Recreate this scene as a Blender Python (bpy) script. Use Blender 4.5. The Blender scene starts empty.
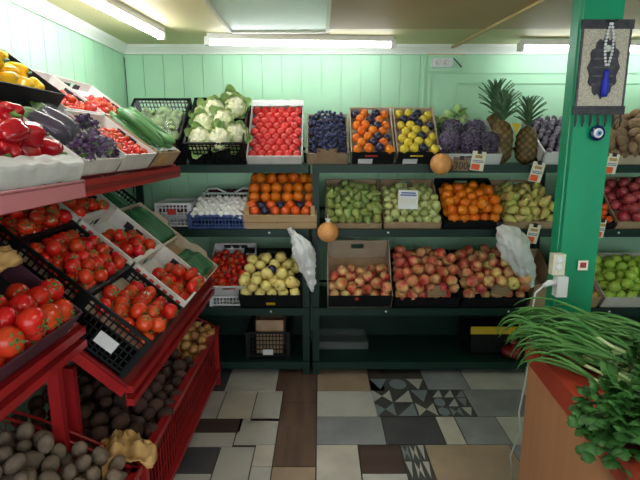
import bpy, math, random
import numpy as np
from mathutils import Vector, Matrix, Euler, noise
R = random.Random(7)
PI = math.pi
sc = bpy.context.scene
COL = sc.collection
rad = math.radians

# ------------------------------------------------------------------ camera
FPX, PITCH, EYE = 485.0, rad(11), 1.55
cam_d = bpy.data.cameras.new('camera'); cam = bpy.data.objects.new('camera', cam_d); COL.objects.link(cam)
cam_d.sensor_width = 36; cam_d.lens = FPX / 640 * 36; cam_d.clip_start = .02
cam.location = (0, 0, EYE); cam.rotation_euler = (PI / 2 - PITCH, 0, 0)
sc.camera = cam
sc.view_settings.view_transform = 'Standard'; sc.view_settings.look = 'None'
sc.view_settings.gamma = 1; sc.view_settings.use_curve_mapping = False
sc.view_settings.exposure = 1.62
sc.cycles.use_denoising = True
sc.cycles.max_bounces = 8; sc.cycles.transparent_max_bounces = 12
sc.cycles.caustics_reflective = False; sc.cycles.caustics_refractive = False
sc.cycles.sample_clamp_indirect = 4

def at(px, py, Y):
    """metres of the place seen at a photo pixel, at distance Y"""
    u = (px - 320) / FPX; v = (240 - py) / FPX
    d = Vector((u, math.cos(PITCH) + v * math.sin(PITCH), -math.sin(PITCH) + v * math.cos(PITCH)))
    return d * (Y / d.y) + Vector((0, 0, EYE))

# ------------------------------------------------------------------ materials
def lin(c):
    return tuple(((x / 255 + .055) / 1.055) ** 2.4 if x > 10 else x / 255 / 12.92 for x in c) + (1,)
MATS = {}
def mat(name, c, c2=None, scale=8, rough=.5, bump=0, bscale=None, metal=0, vary=0, emit=0, alpha=1, spec=.5, trans=0, lo=.35, hi=.65, stretch=None, hue=0, sss=0):
    if name in MATS: return MATS[name]
    m = bpy.data.materials.new(name); m.use_nodes = True
    nt = m.node_tree; N = nt.nodes; Lk = nt.links
    b = N['Principled BSDF']; b.inputs['Roughness'].default_value = rough; b.inputs['Metallic'].default_value = metal
    b.inputs['Specular IOR Level'].default_value = spec
    b.inputs['Base Color'].default_value = lin(c)
    if trans: b.inputs['Transmission Weight'].default_value = trans
    if sss:
        b.inputs['Subsurface Weight'].default_value = sss; b.inputs['Subsurface Radius'].default_value = (.02, .01, .005); b.inputs['Subsurface Scale'].default_value = .5
    b.inputs['Alpha'].default_value = alpha
    tc = N.new('ShaderNodeTexCoord'); oi = N.new('ShaderNodeObjectInfo')
    mp = N.new('ShaderNodeMapping'); Lk.new(tc.outputs['Object'], mp.inputs['Vector'])
    if stretch: mp.inputs['Scale'].default_value = stretch
    mul = N.new('ShaderNodeMath'); mul.operation = 'MULTIPLY'; mul.inputs[1].default_value = 43.7
    Lk.new(oi.outputs['Random'], mul.inputs[0])
    out = None
    if c2 is not None:
        nz = N.new('ShaderNodeTexNoise'); nz.noise_dimensions = '4D'; nz.inputs['Scale'].default_value = scale; nz.inputs['Detail'].default_value = 3
        Lk.new(mp.outputs[0], nz.inputs['Vector']); Lk.new(mul.outputs[0], nz.inputs['W'])
        cr = N.new('ShaderNodeValToRGB'); cr.color_ramp.elements[0].position = lo; cr.color_ramp.elements[1].position = hi
        cr.color_ramp.elements[0].color = lin(c); cr.color_ramp.elements[1].color = lin(c2)
        Lk.new(nz.outputs['Fac'], cr.inputs['Fac']); out = cr.outputs['Color']
    if vary or hue:
        hs = N.new('ShaderNodeHueSaturation')
        if out: Lk.new(out, hs.inputs['Color'])
        else: hs.inputs['Color'].default_value = lin(c)
        mr = N.new('ShaderNodeMapRange'); mr.inputs['To Min'].default_value = 1 - vary; mr.inputs['To Max'].default_value = 1 + vary
        Lk.new(oi.outputs['Random'], mr.inputs['Value']); Lk.new(mr.outputs[0], hs.inputs['Value'])
        if hue:
            fr = N.new('ShaderNodeMath'); fr.operation = 'FRACT'; m2 = N.new('ShaderNodeMath'); m2.operation = 'MULTIPLY'; m2.inputs[1].default_value = 17.3
            Lk.new(oi.outputs['Random'], m2.inputs[0]); Lk.new(m2.outputs[0], fr.inputs[0])
            mh = N.new('ShaderNodeMapRange'); mh.inputs['To Min'].default_value = .5 - hue; mh.inputs['To Max'].default_value = .5 + hue
            Lk.new(fr.outputs[0], mh.inputs['Value']); Lk.new(mh.outputs[0], hs.inputs['Hue'])
        out = hs.outputs['Color']
    if out: Lk.new(out, b.inputs['Base Color'])
    if bump:
        n2 = N.new('ShaderNodeTexNoise'); n2.inputs['Scale'].default_value = bscale or scale * 3; n2.inputs['Detail'].default_value = 4
        Lk.new(mp.outputs[0], n2.inputs['Vector'])
        bp = N.new('ShaderNodeBump'); bp.inputs['Strength'].default_value = bump; bp.inputs['Distance'].default_value = .01
        Lk.new(n2.outputs['Fac'], bp.inputs['Height']); Lk.new(bp.outputs[0], b.inputs['Normal'])
    if emit:
        b.inputs['Emission Color'].default_value = lin(c); b.inputs['Emission Strength'].default_value = emit
    MATS[name] = m
    return m

M_wall = mat('mint_paint', (168, 216, 182), (174, 221, 188), 3, .5)
M_trimw = mat('white_cornice', (228, 232, 225), rough=.5)
M_ceil = mat('ceiling_cream', (214, 206, 160), (206, 196, 150), 2, .6)
M_ceil2 = mat('ceiling_tan', (196, 170, 130), (186, 160, 120), 2, .6)
M_strip = mat('ceiling_batten', (196, 172, 120), rough=.6)
M_green = mat('shelf_green', (18, 50, 43), (14, 42, 37), 6, .45, spec=.3)
M_pillar = mat('pillar_green', (2, 148, 106), (2, 136, 96), 4, .35, stretch=(1, 1, .3))
M_red = mat('red_metal', (172, 34, 38), (150, 26, 32), 8, .32)
M_redd = mat('dark_red_metal', (120, 24, 28), rough=.4)
M_rail = mat('pink_rail', (205, 128, 140), rough=.35)
M_black = mat('black_plastic', (16, 18, 22), rough=.5, spec=.3)
M_blackb = mat('black_card', (18, 19, 24), (25, 27, 32), 10, .65, spec=.25)
M_blue = mat('blue_plastic', (70, 92, 150), rough=.45)
M_white = mat('white_plastic', (222, 224, 228), rough=.45)
M_whitec = mat('white_card', (226, 222, 218), (212, 208, 206), 14, .7)
M_card = mat('brown_card', (186, 158, 128), (172, 142, 112), 12, .8)
M_cardl = mat('pale_card', (204, 188, 168), (190, 172, 150), 12, .8)
M_wood = mat('crate_wood', (206, 178, 138), (184, 150, 108), 6, .75, stretch=(.3, 4, 4))
M_dwood = mat('grey_wood', (168, 148, 122), (146, 124, 98), 6, .8, stretch=(.3, 4, 4))
M_film = mat('clear_film', (240, 245, 250), rough=.12, alpha=.05, bump=.5, bscale=30)
M_filmw = mat('white_film', (238, 240, 242), rough=.3, alpha=.72, bump=.6, bscale=25)
M_filmt = mat('cling_film', (245, 248, 250), rough=.08, alpha=.10, bump=.3, bscale=40)
M_bag = mat('bag_white', (232, 236, 240), rough=.35, bump=.5, bscale=18)
M_ink = mat('dark_print', (40, 30, 44), rough=.7)
M_redp = mat('red_print', (196, 52, 44), rough=.6)
M_orangep = mat('orange_print', (236, 92, 50), rough=.6)
M_paper = mat('tag_paper', (236, 232, 212), rough=.7)
M_brownp = mat('brown_tag', (150, 124, 96), (132, 106, 80), 12, .8)
M_tan = mat('tan_paper', (206, 168, 110), (186, 146, 92), 9, .7, bump=.4, bscale=20)
M_tomato = mat('tomato_skin', (206, 36, 22), (214, 62, 30), 14, .22, vary=.12, hue=.008)
M_tompink = mat('pink_tomato_skin', (206, 44, 46), (214, 66, 60), 14, .22, vary=.1)
M_calyx = mat('calyx_green', (70, 110, 48), (96, 130, 66), 30, .6)
M_apple = mat('apple_skin', (196, 62, 58), (238, 204, 138), 16, .28, vary=.16, lo=.38, hi=.66, hue=.015)
M_applered = mat('red_apple_skin', (190, 54, 60), (234, 176, 124), 16, .28, vary=.18, lo=.38, hi=.74, hue=.012)
M_appley = mat('yellow_apple_skin', (238, 222, 136), (236, 170, 112), 10, .28, vary=.08, lo=.55, hi=.85)
M_appleg = mat('green_apple_skin', (150, 190, 62), (176, 204, 92), 12, .25, vary=.1)
M_stem = mat('fruit_stem', (84, 60, 36), rough=.8)
M_orange = mat('orange_peel', (240, 132, 22), (232, 116, 16), 20, .38, vary=.1, bump=.12, bscale=160, hue=.008)
M_mand = mat('mandarin_peel', (232, 96, 24), (226, 84, 20), 20, .35, vary=.1, bump=.12, bscale=160)
M_pear = mat('green_pear_skin', (130, 154, 80), (154, 166, 96), 18, .4, vary=.14, hue=.02)
M_peary = mat('pale_pear_skin', (200, 204, 112), (208, 184, 112), 12, .35, vary=.1, hue=.02)
M_feijoa = mat('feijoa_skin', (176, 190, 116), (200, 204, 140), 14, .4, vary=.14, hue=.02)
M_lemon = mat('lemon_peel', (226, 206, 66), (220, 190, 60), 16, .35, vary=.08)
M_plum = mat('dark_wrapper', (32, 34, 58), (48, 48, 78), 22, .25, bump=.4, bscale=60)
M_grape = mat('grape_skin', (34, 38, 74), (60, 66, 112), 40, .4, vary=.2)
M_potato = mat('potato_skin', (150, 124, 96), (128, 104, 78), 18, .85, vary=.18, bump=.3, bscale=60)
M_potatog = mat('dusty_potato_skin', (136, 119, 104), (112, 98, 86), 22, .95, vary=.16, bump=.35, bscale=60)
M_beet = mat('beet_skin', (84, 58, 50), (64, 44, 38), 18, .9, vary=.2, bump=.4, bscale=50)
M_onion = mat('onion_skin', (196, 150, 92), (176, 120, 70), 14, .4, vary=.2, stretch=(1, 1, .2), hue=.02)
M_pom = mat('pomegranate_skin', (158, 40, 58), (196, 100, 96), 12, .35, vary=.12, lo=.4, hi=.8)
M_cuke = mat('cucumber_skin', (46, 102, 48), (86, 142, 78), 16, .4, vary=.15, stretch=(.3, 1, 1))
M_cuked = mat('dark_cucumber_skin', (36, 96, 58), (60, 118, 78), 16, .35, vary=.15)
M_pepper = mat('red_pepper_skin', (186, 18, 30), (150, 16, 34), 10, .12, vary=.12)
M_pepy = mat('yellow_pepper_skin', (248, 204, 26), (246, 180, 30), 8, .15, vary=.04)
M_pepg = mat('pepper_stem', (84, 124, 54), rough=.5)
M_egg = mat('aubergine_skin', (40, 26, 52), (58, 40, 74), 8, .15, vary=.1)
M_curd = mat('cauliflower_curd', (236, 234, 206), (222, 220, 180), 30, .8, bump=.5, bscale=80)
M_leaf = mat('cauliflower_leaf', (150, 190, 112), (196, 216, 160), 12, .5)
M_brocc = mat('artichoke_green', (130, 160, 96), (156, 182, 118), 22, .6, vary=.12, bump=.4, bscale=50)
M_pine = mat('pineapple_rind', (150, 112, 62), (104, 92, 52), 30, .6)
def _pine():
    nt = M_pine.node_tree; b = nt.nodes['Principled BSDF']; src = b.inputs['Base Color'].links[0].from_socket
    mi = nt.nodes.new('ShaderNodeMixRGB'); at_ = nt.nodes.new('ShaderNodeAttribute'); at_.attribute_name = 'eye'
    nt.links.new(at_.outputs['Fac'], mi.inputs[0]); mi.inputs[1].default_value = lin((66, 60, 36)); nt.links.new(src, mi.inputs[2]); nt.links.new(mi.outputs[0], b.inputs['Base Color'])
_pine()
M_pinel = mat('pineapple_leaf', (66, 104, 74), (104, 134, 100), 10, .5)
M_mush = mat('mushroom_cap', (240, 240, 238), rough=.5)
M_dark = mat('dark_fruit', (88, 30, 34), (70, 22, 28), 12, .4, vary=.1)
M_basil = mat('purple_leaf', (58, 36, 70), (86, 58, 98), 20, .4, bump=.5, bscale=40)
M_herb = mat('parsley_leaf', (44, 92, 38), (66, 120, 52), 22, .55)
M_herbs = mat('parsley_stem', (110, 150, 80), rough=.5)
M_oni = mat('spring_onion_leaf', (58, 118, 52), (98, 152, 78), 14, .4, vary=.2)
M_oniw = mat('spring_onion_white', (214, 226, 182), (150, 186, 110), 9, .35)
M_lam = mat('counter_laminate', (190, 132, 96), (180, 122, 86), 3, .45, stretch=(8, 8, .5))
M_lamr = mat('counter_red_edge', (176, 66, 44), (160, 56, 38), 6, .45)
M_carrot = mat('carrot_skin', (236, 130, 36), (226, 112, 28), 14, .5, vary=.1)
M_pomelo = mat('pomelo_peel', (222, 150, 84), (232, 168, 104), 6, .4, bump=.15, bscale=90)
M_bgrape = mat('purple_grape', (62, 44, 78), (92, 72, 108), 40, .25, vary=.2)
M_net = mat('net_purple', (104, 92, 118), (176, 168, 186), 60, .3, bump=.5, bscale=90)
M_silver = mat('silver_fish_purple', (150, 140, 158), (92, 78, 102), 30, .3)
M_tube = mat('tube_glow', (250, 252, 255), emit=14)
M_tube2 = mat('tube_glow_dim', (250, 252, 255), emit=6)
M_fix = mat('lamp_housing', (214, 214, 210), rough=.5)
M_frost = mat('frosted_panel', (196, 208, 200), rough=.25)
M_frame = mat('panel_frame', (218, 214, 196), rough=.4)
M_glass = mat('clear_tray', (130, 142, 142), rough=.15, alpha=.28)
M_yellow = mat('yellow_plastic', (212, 178, 40), rough=.5)

# ------------------------------------------------------------------ mesh kit
class MB:
    def __init__(s): s.v = []; s.f = []; s.mi = []; s.sm = []
    def add(s, vs, fs, M=None, mi=0, smooth=False):
        b = len(s.v)
        s.v += [tuple(M @ Vector(p)) if M else tuple(p) for p in vs]
        s.f += [tuple(b + i for i in f) for f in fs]; s.mi += [mi] * len(fs); s.sm += [smooth] * len(fs); return s
    def box(s, lo, hi, M=None, mi=0):
        x0, y0, z0 = lo; x1, y1, z1 = hi
        vs = [(x0, y0, z0), (x1, y0, z0), (x1, y1, z0), (x0, y1, z0), (x0, y0, z1), (x1, y0, z1), (x1, y1, z1), (x0, y1, z1)]
        return s.add(vs, [(0, 3, 2, 1), (4, 5, 6, 7), (0, 1, 5, 4), (1, 2, 6, 5), (2, 3, 7, 6), (3, 0, 4, 7)], M, mi)
    def prism(s, poly, axis, a, b, M=None, mi=0):
        """polygon (u,v) pushed from a to b along axis"""
        n = len(poly)
        def P(u, v, w): return {'x': (w, u, v), 'y': (u, w, v), 'z': (u, v, w)}[axis]
        vs = [P(u, v, a) for u, v in poly] + [P(u, v, b) for u, v in poly]
        fs = [tuple(range(n))[::-1], tuple(range(n, 2 * n))] + [(i, (i + 1) % n, n + (i + 1) % n, n + i) for i in range(n)]
        return s.add(vs, fs, M, mi)
    def tube(s, pts, r, k=8, M=None, mi=0, cap=True):
        pts = [Vector(p) for p in pts]; n = len(pts); rs = r if isinstance(r, (list, tuple)) else [r] * n
        vs = []; fs = []; up = None
        for i, p in enumerate(pts):
            t = (pts[min(i + 1, n - 1)] - pts[max(i - 1, 0)]).normalized()
            if up is None: up = t.orthogonal().normalized()
            up = (up - t * up.dot(t)); up = up.normalized() if up.length > 1e-6 else t.orthogonal().normalized()
            w = t.cross(up)
            for j in range(k):
                a = 2 * PI * j / k; vs.append(p + (up * math.cos(a) + w * math.sin(a)) * rs[i])
        for i in range(n - 1):
            for j in range(k): fs.append((i * k + j, i * k + (j + 1) % k, (i + 1) * k + (j + 1) % k, (i + 1) * k + j))
        if cap: fs += [tuple(range(k))[::-1], tuple((n - 1) * k + j for j in range(k))]
        return s.add(vs, fs, M, mi, True)
    def lathe(s, prof, k=20, M=None, mi=0, fn=None):
        vs = []; fs = []; n = len(prof)
        for i, (r, z) in enumerate(prof):
            for j in range(k):
                a = 2 * PI * j / k; p = Vector((r * math.cos(a), r * math.sin(a), z)); vs.append(fn(p, a, i / (n - 1)) if fn else p)
        for i in range(n - 1):
            for j in range(k): fs.append((i * k + j, i * k + (j + 1) % k, (i + 1) * k + (j + 1) % k, (i + 1) * k + j))
        fs += [tuple(range(k))[::-1], tuple((n - 1) * k + j for j in range(k))]
        return s.add(vs, fs, M, mi, True)
    def grid(s, nu, nv, fn, M=None, mi=0, smooth=True):
        vs = [fn(i / nu, j / nv) for j in range(nv + 1) for i in range(nu + 1)]
        fs = [(j * (nu + 1) + i, j * (nu + 1) + i + 1, (j + 1) * (nu + 1) + i + 1, (j + 1) * (nu + 1) + i) for j in range(nv) for i in range(nu)]
        return s.add(vs, fs, M, mi, smooth)
    def mesh(s, name, ms):
        me = bpy.data.meshes.new(name); me.from_pydata(s.v, [], s.f)
        for m in (ms if isinstance(ms, (list, tuple)) else [ms]): me.materials.append(m)
        me.polygons.foreach_set('material_index', s.mi); me.polygons.foreach_set('use_smooth', s.sm); me.update(); return me
    def obj(s, name, ms, parent=None, label=None):
        o = bpy.data.objects.new(name, s.mesh(name, ms)); COL.objects.link(o)
        if parent: o.parent = parent
        if label: o['label'] = label
        return o

def tag(o, label, cat, group=None, kind=None):
    o['label'] = label; o['category'] = cat
    if group: o['group'] = group
    if kind: o['kind'] = kind
    return o
def thing(name, label, cat, M=None, group=None):
    o = bpy.data.objects.new(name, None); COL.objects.link(o); o.empty_display_size = .05
    if M is not None: o.matrix_world = M
    return tag(o, label, cat, group)
def struct(o): o['kind'] = 'structure'; return o
T = Matrix.Translation
def Rx(a): return Matrix.Rotation(a, 4, 'X')
def Ry(a): return Matrix.Rotation(a, 4, 'Y')
def Rz(a): return Matrix.Rotation(a, 4, 'Z')
def sphere_prof(r, n=10, sq=1.0): return [(max(r * math.sin(PI * i / n), r * .02), -r * sq * math.cos(PI * i / n)) for i in range(n + 1)]

# ------------------------------------------------------------------ fruit and vegetables (unit: real metres at scale 1)
PROTO = {}
def proto(kind, cat, variants): PROTO[kind] = (cat, variants)
def P(m): return m
def wob(p, s, a, seed): return p * (1 + a * noise.noise(p * s + Vector((seed, seed * 2.3, seed * .7))))

def calyx(r, z, n=5, up=.3):
    b = MB()
    for i in range(n):
        M = Rz(2 * PI * i / n + .2)
        b.grid(2, 4, lambda u, v: Vector(((v * .62 + .02) * r, (u - .5) * r * .36 * math.sin(PI * (v * .85 + .13)), z + r * (up * v * v - .12 * v + .03 * (1 - abs(u - .5) * 2)))), M)
    b.tube([(0, 0, z - r * .05), (r * .03, 0, z + r * .12), (r * .1, 0, z + r * .25)], [r * .07, r * .06, r * .05], 5)
    return b
def tomato(seed, m, r=.032):
    def fn(p, a, t):
        lob = 1 + .035 * math.cos(5 * a + seed) * abs(math.cos(PI * t)) ** .6
        z = p.z
        if t > .8: z -= r * .16 * ((t - .8) / .2) ** 2
        return wob(Vector((p.x * lob, p.y * lob, z * .9)), 20, .06, seed)
    return [('tomato', MB().lathe(sphere_prof(r, 11), 18, fn=fn).mesh('tomato', m), None), ('calyx', calyx(r, r * .8, 5, .12).mesh('calyx', M_calyx), None)]
proto('tomato', 'tomato', [tomato(s, M_tomato) for s in (0, 1, 2)])
proto('pink_tomato', 'tomato', [tomato(s, M_tompink)[:1] for s in (3, 4)])
def round_fruit(name, seed, m, r, sq=1, dimple=.0, a=.04, stem=True, k=16):
    def fn(p, ang, t):
        z = p.z
        if t > .78: z -= r * dimple * ((t - .78) / .22) ** 1.5
        if t < .15: z += r * dimple * .6 * ((.15 - t) / .15) ** 1.5
        return wob(Vector((p.x, p.y, z)), 14, a, seed)
    out = [(name, MB().lathe(sphere_prof(r, 11, sq), k, fn=fn).mesh(name, m), None)]
    if stem: out.append(('stem', MB().tube([(0, 0, r * (sq - dimple) * .9), (r * .06, 0, r * (sq - dimple + .22))], [r * .05, r * .07], 5).mesh('stem', M_stem), None))
    return out
proto('apple', 'apple', [round_fruit('apple', s, M_apple, .037, .9, .3) for s in (1, 2, 3)])
proto('red_apple', 'apple', [round_fruit('apple', s, M_applered, .035, .9, .3) for s in (1, 2)])
proto('yellow_apple', 'apple', [round_fruit('apple', s, M_appley, .036, .93, .3) for s in (4, 5)])
proto('green_apple', 'apple', [round_fruit('apple', s, M_appleg, .037, .9, .3) for s in (6, 7)])
proto('orange', 'orange', [round_fruit('orange', s, M_orange, .037, .97, .06, .03, False) for s in (1, 2)])
proto('mandarin', 'mandarin', [round_fruit('mandarin', s, M_mand, .03, .85, .12, .03, False) for s in (1, 2)])
proto('orange_tomato', 'tomato', [round_fruit('tomato', s, M_mand, .026, .9, .1, .03, False) for s in (3,)])
proto('wrapped_fruit', 'wrapped fruit', [round_fruit('wrapped_fruit', s, M_plum, .03, .95, .0, .14, False) for s in (1, 2)])
proto('lemon', 'apple', [round_fruit('apple', s, M_lemon, .03, 1.05, .08, .06, False) for s in (1, 2)])
proto('feijoa', 'feijoa', [round_fruit('feijoa', s, M_feijoa, .029, 1.12, .03, .05, True) for s in (1, 2)])
proto('grape', 'grape', [[('grape', MB().lathe(sphere_prof(.0115, 6, 1.2), 8).mesh('grape', M_grape), None)]])
proto('cherry_tomato', 'cherry tomato', [[('cherry_tomato', MB().lathe(sphere_prof(.017, 7), 10).mesh('cherry_tomato', M_tomato), None), ('calyx', calyx(.017, .015, 5).mesh('calyx', M_calyx), None)]])
proto('dark_berry', 'plum', [[('plum', MB().lathe(sphere_prof(.022, 7, 1.1), 10).mesh('plum', M_dark), None)]])
def pear(seed, m, r=.031):
    pr = [(.003, -r), (r * .6, -r * .9), (r * .95, -r * .4), (r, .0), (r * .9, r * .45), (r * .68, r * .9), (r * .46, r * 1.3), (r * .36, r * 1.6), (r * .25, r * 1.78), (.003, r * 1.8)]
    fn = lambda p, a, t: wob(p + Vector((max(0, p.z) * .12, 0, 0)), 14, .07, seed)
    return [('pear', MB().lathe(pr, 16, fn=fn).mesh('pear', m), None), ('stem', MB().tube([(r * .2, 0, r * 1.72), (r * .3, 0, r * 2), (r * .45, 0, r * 2.3)], r * .07, 5).mesh('stem', M_stem), None)]
proto('green_pear', 'pear', [pear(s, M_pear, .028) for s in (1, 2, 3)])
proto('pear', 'pear', [pear(s, M_peary, .033) for s in (4, 5, 6)])
def lump(name, seed, m, r, sx=1.25, amp=.18):
    b = MB(); b.lathe(sphere_prof(r, 10), 14, fn=lambda p, a, t: wob(Vector((p.x * sx, p.y, p.z * .88)), 16, amp, seed)); return [(name, b.mesh(name, m), None)]
proto('potato', 'potato', [lump('potato', s, M_potato, .032) for s in (1, 2, 3)])
proto('dusty_potato', 'potato', [lump('potato', s, M_potatog, .034) for s in (4, 5, 6)])
proto('beetroot', 'beetroot', [lump('beetroot', s, M_beet, .035, 1.08, .14) for s in (7, 8)])
proto('onion', 'onion', [[('onion', MB().lathe([(.004, -.031), (.018, -.027), (.03, -.012), (.032, .004), (.026, .019), (.013, .029), (.006, .036), (.003, .048)], 14).mesh('onion', M_onion), None)]])
def pom(seed):
    r = .042
    b = MB().lathe(sphere_prof(r, 11), 16, fn=lambda p, a, t: wob(Vector((p.x, p.y, p.z * .93)), 10, .06, seed))
    c = MB().lathe([(r * .2, r * .85), (r * .22, r * 1.0), (r * .34, r * 1.2), (r * .26, r * 1.2), (r * .12, r * .95)], 12)
    return [('pomegranate', b.mesh('pomegranate', M_pom), None), ('crown', c.mesh('crown', M_pom), None)]
proto('pomegranate', 'pomegranate', [pom(1), pom(2)])
def stick(name, m, Lh, r, bend, seed, tip=.35):
    n = 9; pts = []; rs = []
    for i in range(n + 1):
        t = i / n; x = (t - .5) * Lh; pts.append((x, bend * (4 * (t - .5) ** 2 - .3), 0)); e = min(t, 1 - t) / .16
        rs.append(r * (tip + (1 - tip) * math.sqrt(max(0, 1 - (1 - min(1, e)) ** 2))) * (1 + .05 * math.sin(9 * t + seed)))
    return [(name, MB().tube(pts, rs, 12).mesh(name, m), None)]
proto('cucumber', 'cucumber', [stick('cucumber', M_cuke, .3, .025, b, s) for s, b in ((1, .04), (2, -.035), (3, .02))])
proto('short_cucumber', 'cucumber', [stick('cucumber', M_cuked, .13, .017, b, s) for s, b in ((1, .008), (2, -.008))])
proto('long_cucumber', 'cucumber', [stick('cucumber', M_cuked, .26, .015, b, s) for s, b in ((1, .006), (2, -.005))])
proto('carrot', 'carrot', [[('carrot', MB().tube([(-.09, 0, 0), (-.085, 0, 0), (-.04, .002, 0), (.03, 0, 0), (.09, .004, 0)], [.01, .021, .02, .014, .004], 12).mesh('carrot', M_carrot), None)]])
def pepper(seed, m, r=.042, h=.1):
    pr = [(.004, 0), (r * .62, .004), (r * .86, h * .2), (r * .96, h * .45), (r, h * .72), (r * .86, h * .92), (r * .5, h), (r * .16, h * .93), (.004, h * .92)]
    def fn(p, a, t): return wob(Vector((p.x, p.y, p.z - h / 2)) * 1, 12, .1, seed) * (1 + .09 * math.cos(4 * a + seed) * min(1, t * 3 + .4))
    return [('pepper', MB().lathe(pr, 24, fn=fn).mesh('pepper', m), None), ('stem', MB().tube([(0, 0, h * .38), (0, 0, h * .45), (.006, 0, h * .52), (.014, .003, h * .68)], [.02, .013, .007, .006], 8).mesh('stem', M_pepg), None)]
proto('red_pepper', 'pepper', [pepper(s, M_pepper) for s in (1, 2, 3)])
proto('yellow_pepper', 'pepper', [pepper(s, M_pepy, .036, .085) for s in (4, 5)])
def eggplant():
    pr = [(.004, -.09), (.028, -.085), (.043, -.06), (.047, -.025), (.04, .02), (.03, .06), (.02, .085), (.004, .092)]
    c = MB().lathe([(.006, .12), (.008, .1), (.016, .093), (.026, .08), (.03, .062), (.024, .075), (.012, .09)], 12, fn=lambda p, a, t: p + Vector((0, 0, .01 * math.cos(5 * a) if t > .55 else 0)))
    return [('aubergine', MB().lathe(pr, 20).mesh('aubergine', M_egg), None), ('calyx', c.mesh('calyx', M_pepg), None)]
proto('aubergine', 'aubergine', [eggplant()])
def leafgrid(b, M, L, W, curl, cup, nu=4, nv=6, ruf=.1, mi=0):
    def fn(u, v):
        w = W * (math.sin(PI * (v * .8 + .12)) ** .7); x = (u - .5) * w
        return Vector((x, L * (v - curl * v * v * .4), L * curl * v * v + cup * (4 * (u - .5) ** 2) * w + ruf * W * .3 * math.sin(17 * v + 5 * u) * abs(u - .5)))
    b.grid(nu, nv, fn, M, mi)
def cauli(seed):
    r = .072; b = MB()
    def fn(p, a, t):
        d = noise.voronoi(p.normalized() * 3.2 + Vector((seed, 0, 0)))[0][0]; q = p * (1 + .34 * (.5 - d)); d2 = noise.voronoi(p.normalized() * 9)[0][0]
        return Vector((q.x, q.y, q.z * .8)) * (1 + .16 * (.4 - d2))
    b.lathe(sphere_prof(r, 22), 36, fn=fn)
    lf = MB()
    for i in range(9):
        M = Rz(2 * PI * i / 9 + seed) @ T((0, .022, -.062)) @ Rx(rad(28 + 14 * (i % 2))); leafgrid(lf, M, .115 + .02 * (i % 3), .075, .3, .35)
    return [('cauliflower', b.mesh('cauliflower', M_curd), None), ('leaves', lf.mesh('leaves', M_leaf), None)]
proto('cauliflower', 'cauliflower', [cauli(1), cauli(2)])
def arti(seed):
    b = MB().lathe(sphere_prof(.042, 8), 14); lf = MB()
    for k in range(5):
        for i in range(9):
            M = Rz(2 * PI * (i + .5 * (k % 2)) / 9) @ T((0, .03 * math.cos(k * .33), -.04 + k * .017)) @ Rx(rad(38 + k * 11)); leafgrid(lf, M, .048, .03, .5, .25, 2, 3)
    return [('cabbage', b.mesh('cabbage', M_brocc), None), ('leaves', lf.mesh('leaves', M_brocc), None)]
proto('cabbage', 'cabbage', [arti(1)])
proto('mushroom', 'mushroom', [[('mushroom', MB().lathe([(.003, -.017), (.008, -.016), (.009, -.008), (.016, -.009), (.0205, -.003), (.0215, .004), (.019, .011), (.013, .0165), (.006, .0185), (.002, .019)], 12).mesh('mushroom', M_mush), None)]])
def pine(seed, h=.27, r=.07):
    n = 44; pr = []
    for i in range(n + 1):
        t = i / n; pr.append((max(.01, r * (1 - abs(2 * t - 1) ** 3.2) ** .55 * (1 - .1 * t)), h * t))
    def fn(p, a, t):
        q = (math.cos(5.5 * a + t * 22) + math.cos(5.5 * a - t * 22 + 1)) * .5
        return Vector((p.x * (1 + .075 * q), p.y * (1 + .075 * q), p.z))
    pr2 = lambda p, a, t: (lambda q: Vector((p.x * (1 + .1 * q), p.y * (1 + .1 * q), p.z)))((abs(math.sin(4 * a + t * 17)) * abs(math.sin(4 * a - t * 17))))
    body = MB().lathe(pr, 64, fn=pr2); cr = MB()
    body.eye = [min(1, 1.5 * abs(math.sin(4 * 2 * PI * j / 64 + i / n * 17)) * abs(math.sin(4 * 2 * PI * j / 64 - i / n * 17))) for i in range(n + 1) for j in range(64)]
    for k in range(6):
        for i in range(8 - k // 2):
            M = T((0, 0, h * .97 + k * .018)) @ Rz(2 * PI * i / (8 - k // 2) + k * .9 + seed) @ Rx(rad(50 + k * 7 + R.uniform(-6, 6)))
            Lh = (.10, .13, .145, .14, .12, .1)[k]
            cr.grid(2, 5, lambda u, v: Vector(((u - .5) * .03 * (1 - v) ** .6, .012 + Lh * v, -Lh * .28 * v * v + abs(u - .5) * .012)), M)
    return body, cr

def inst(kind, M, label, group=None, scale=1, v=None):
    cat, var = PROTO[kind]; pcs = var[R.randrange(len(var)) if v is None else v]
    root = None
    for nm, me, lb in pcs:
        o = bpy.data.objects.new(nm, me); COL.objects.link(o)
        if root is None:
            root = o; tag(o, label, cat, group)
            o.matrix_world = M @ Matrix.Scale(scale, 4)
        else: o.parent = root
        if lb: o['label'] = lb
    return root

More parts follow.
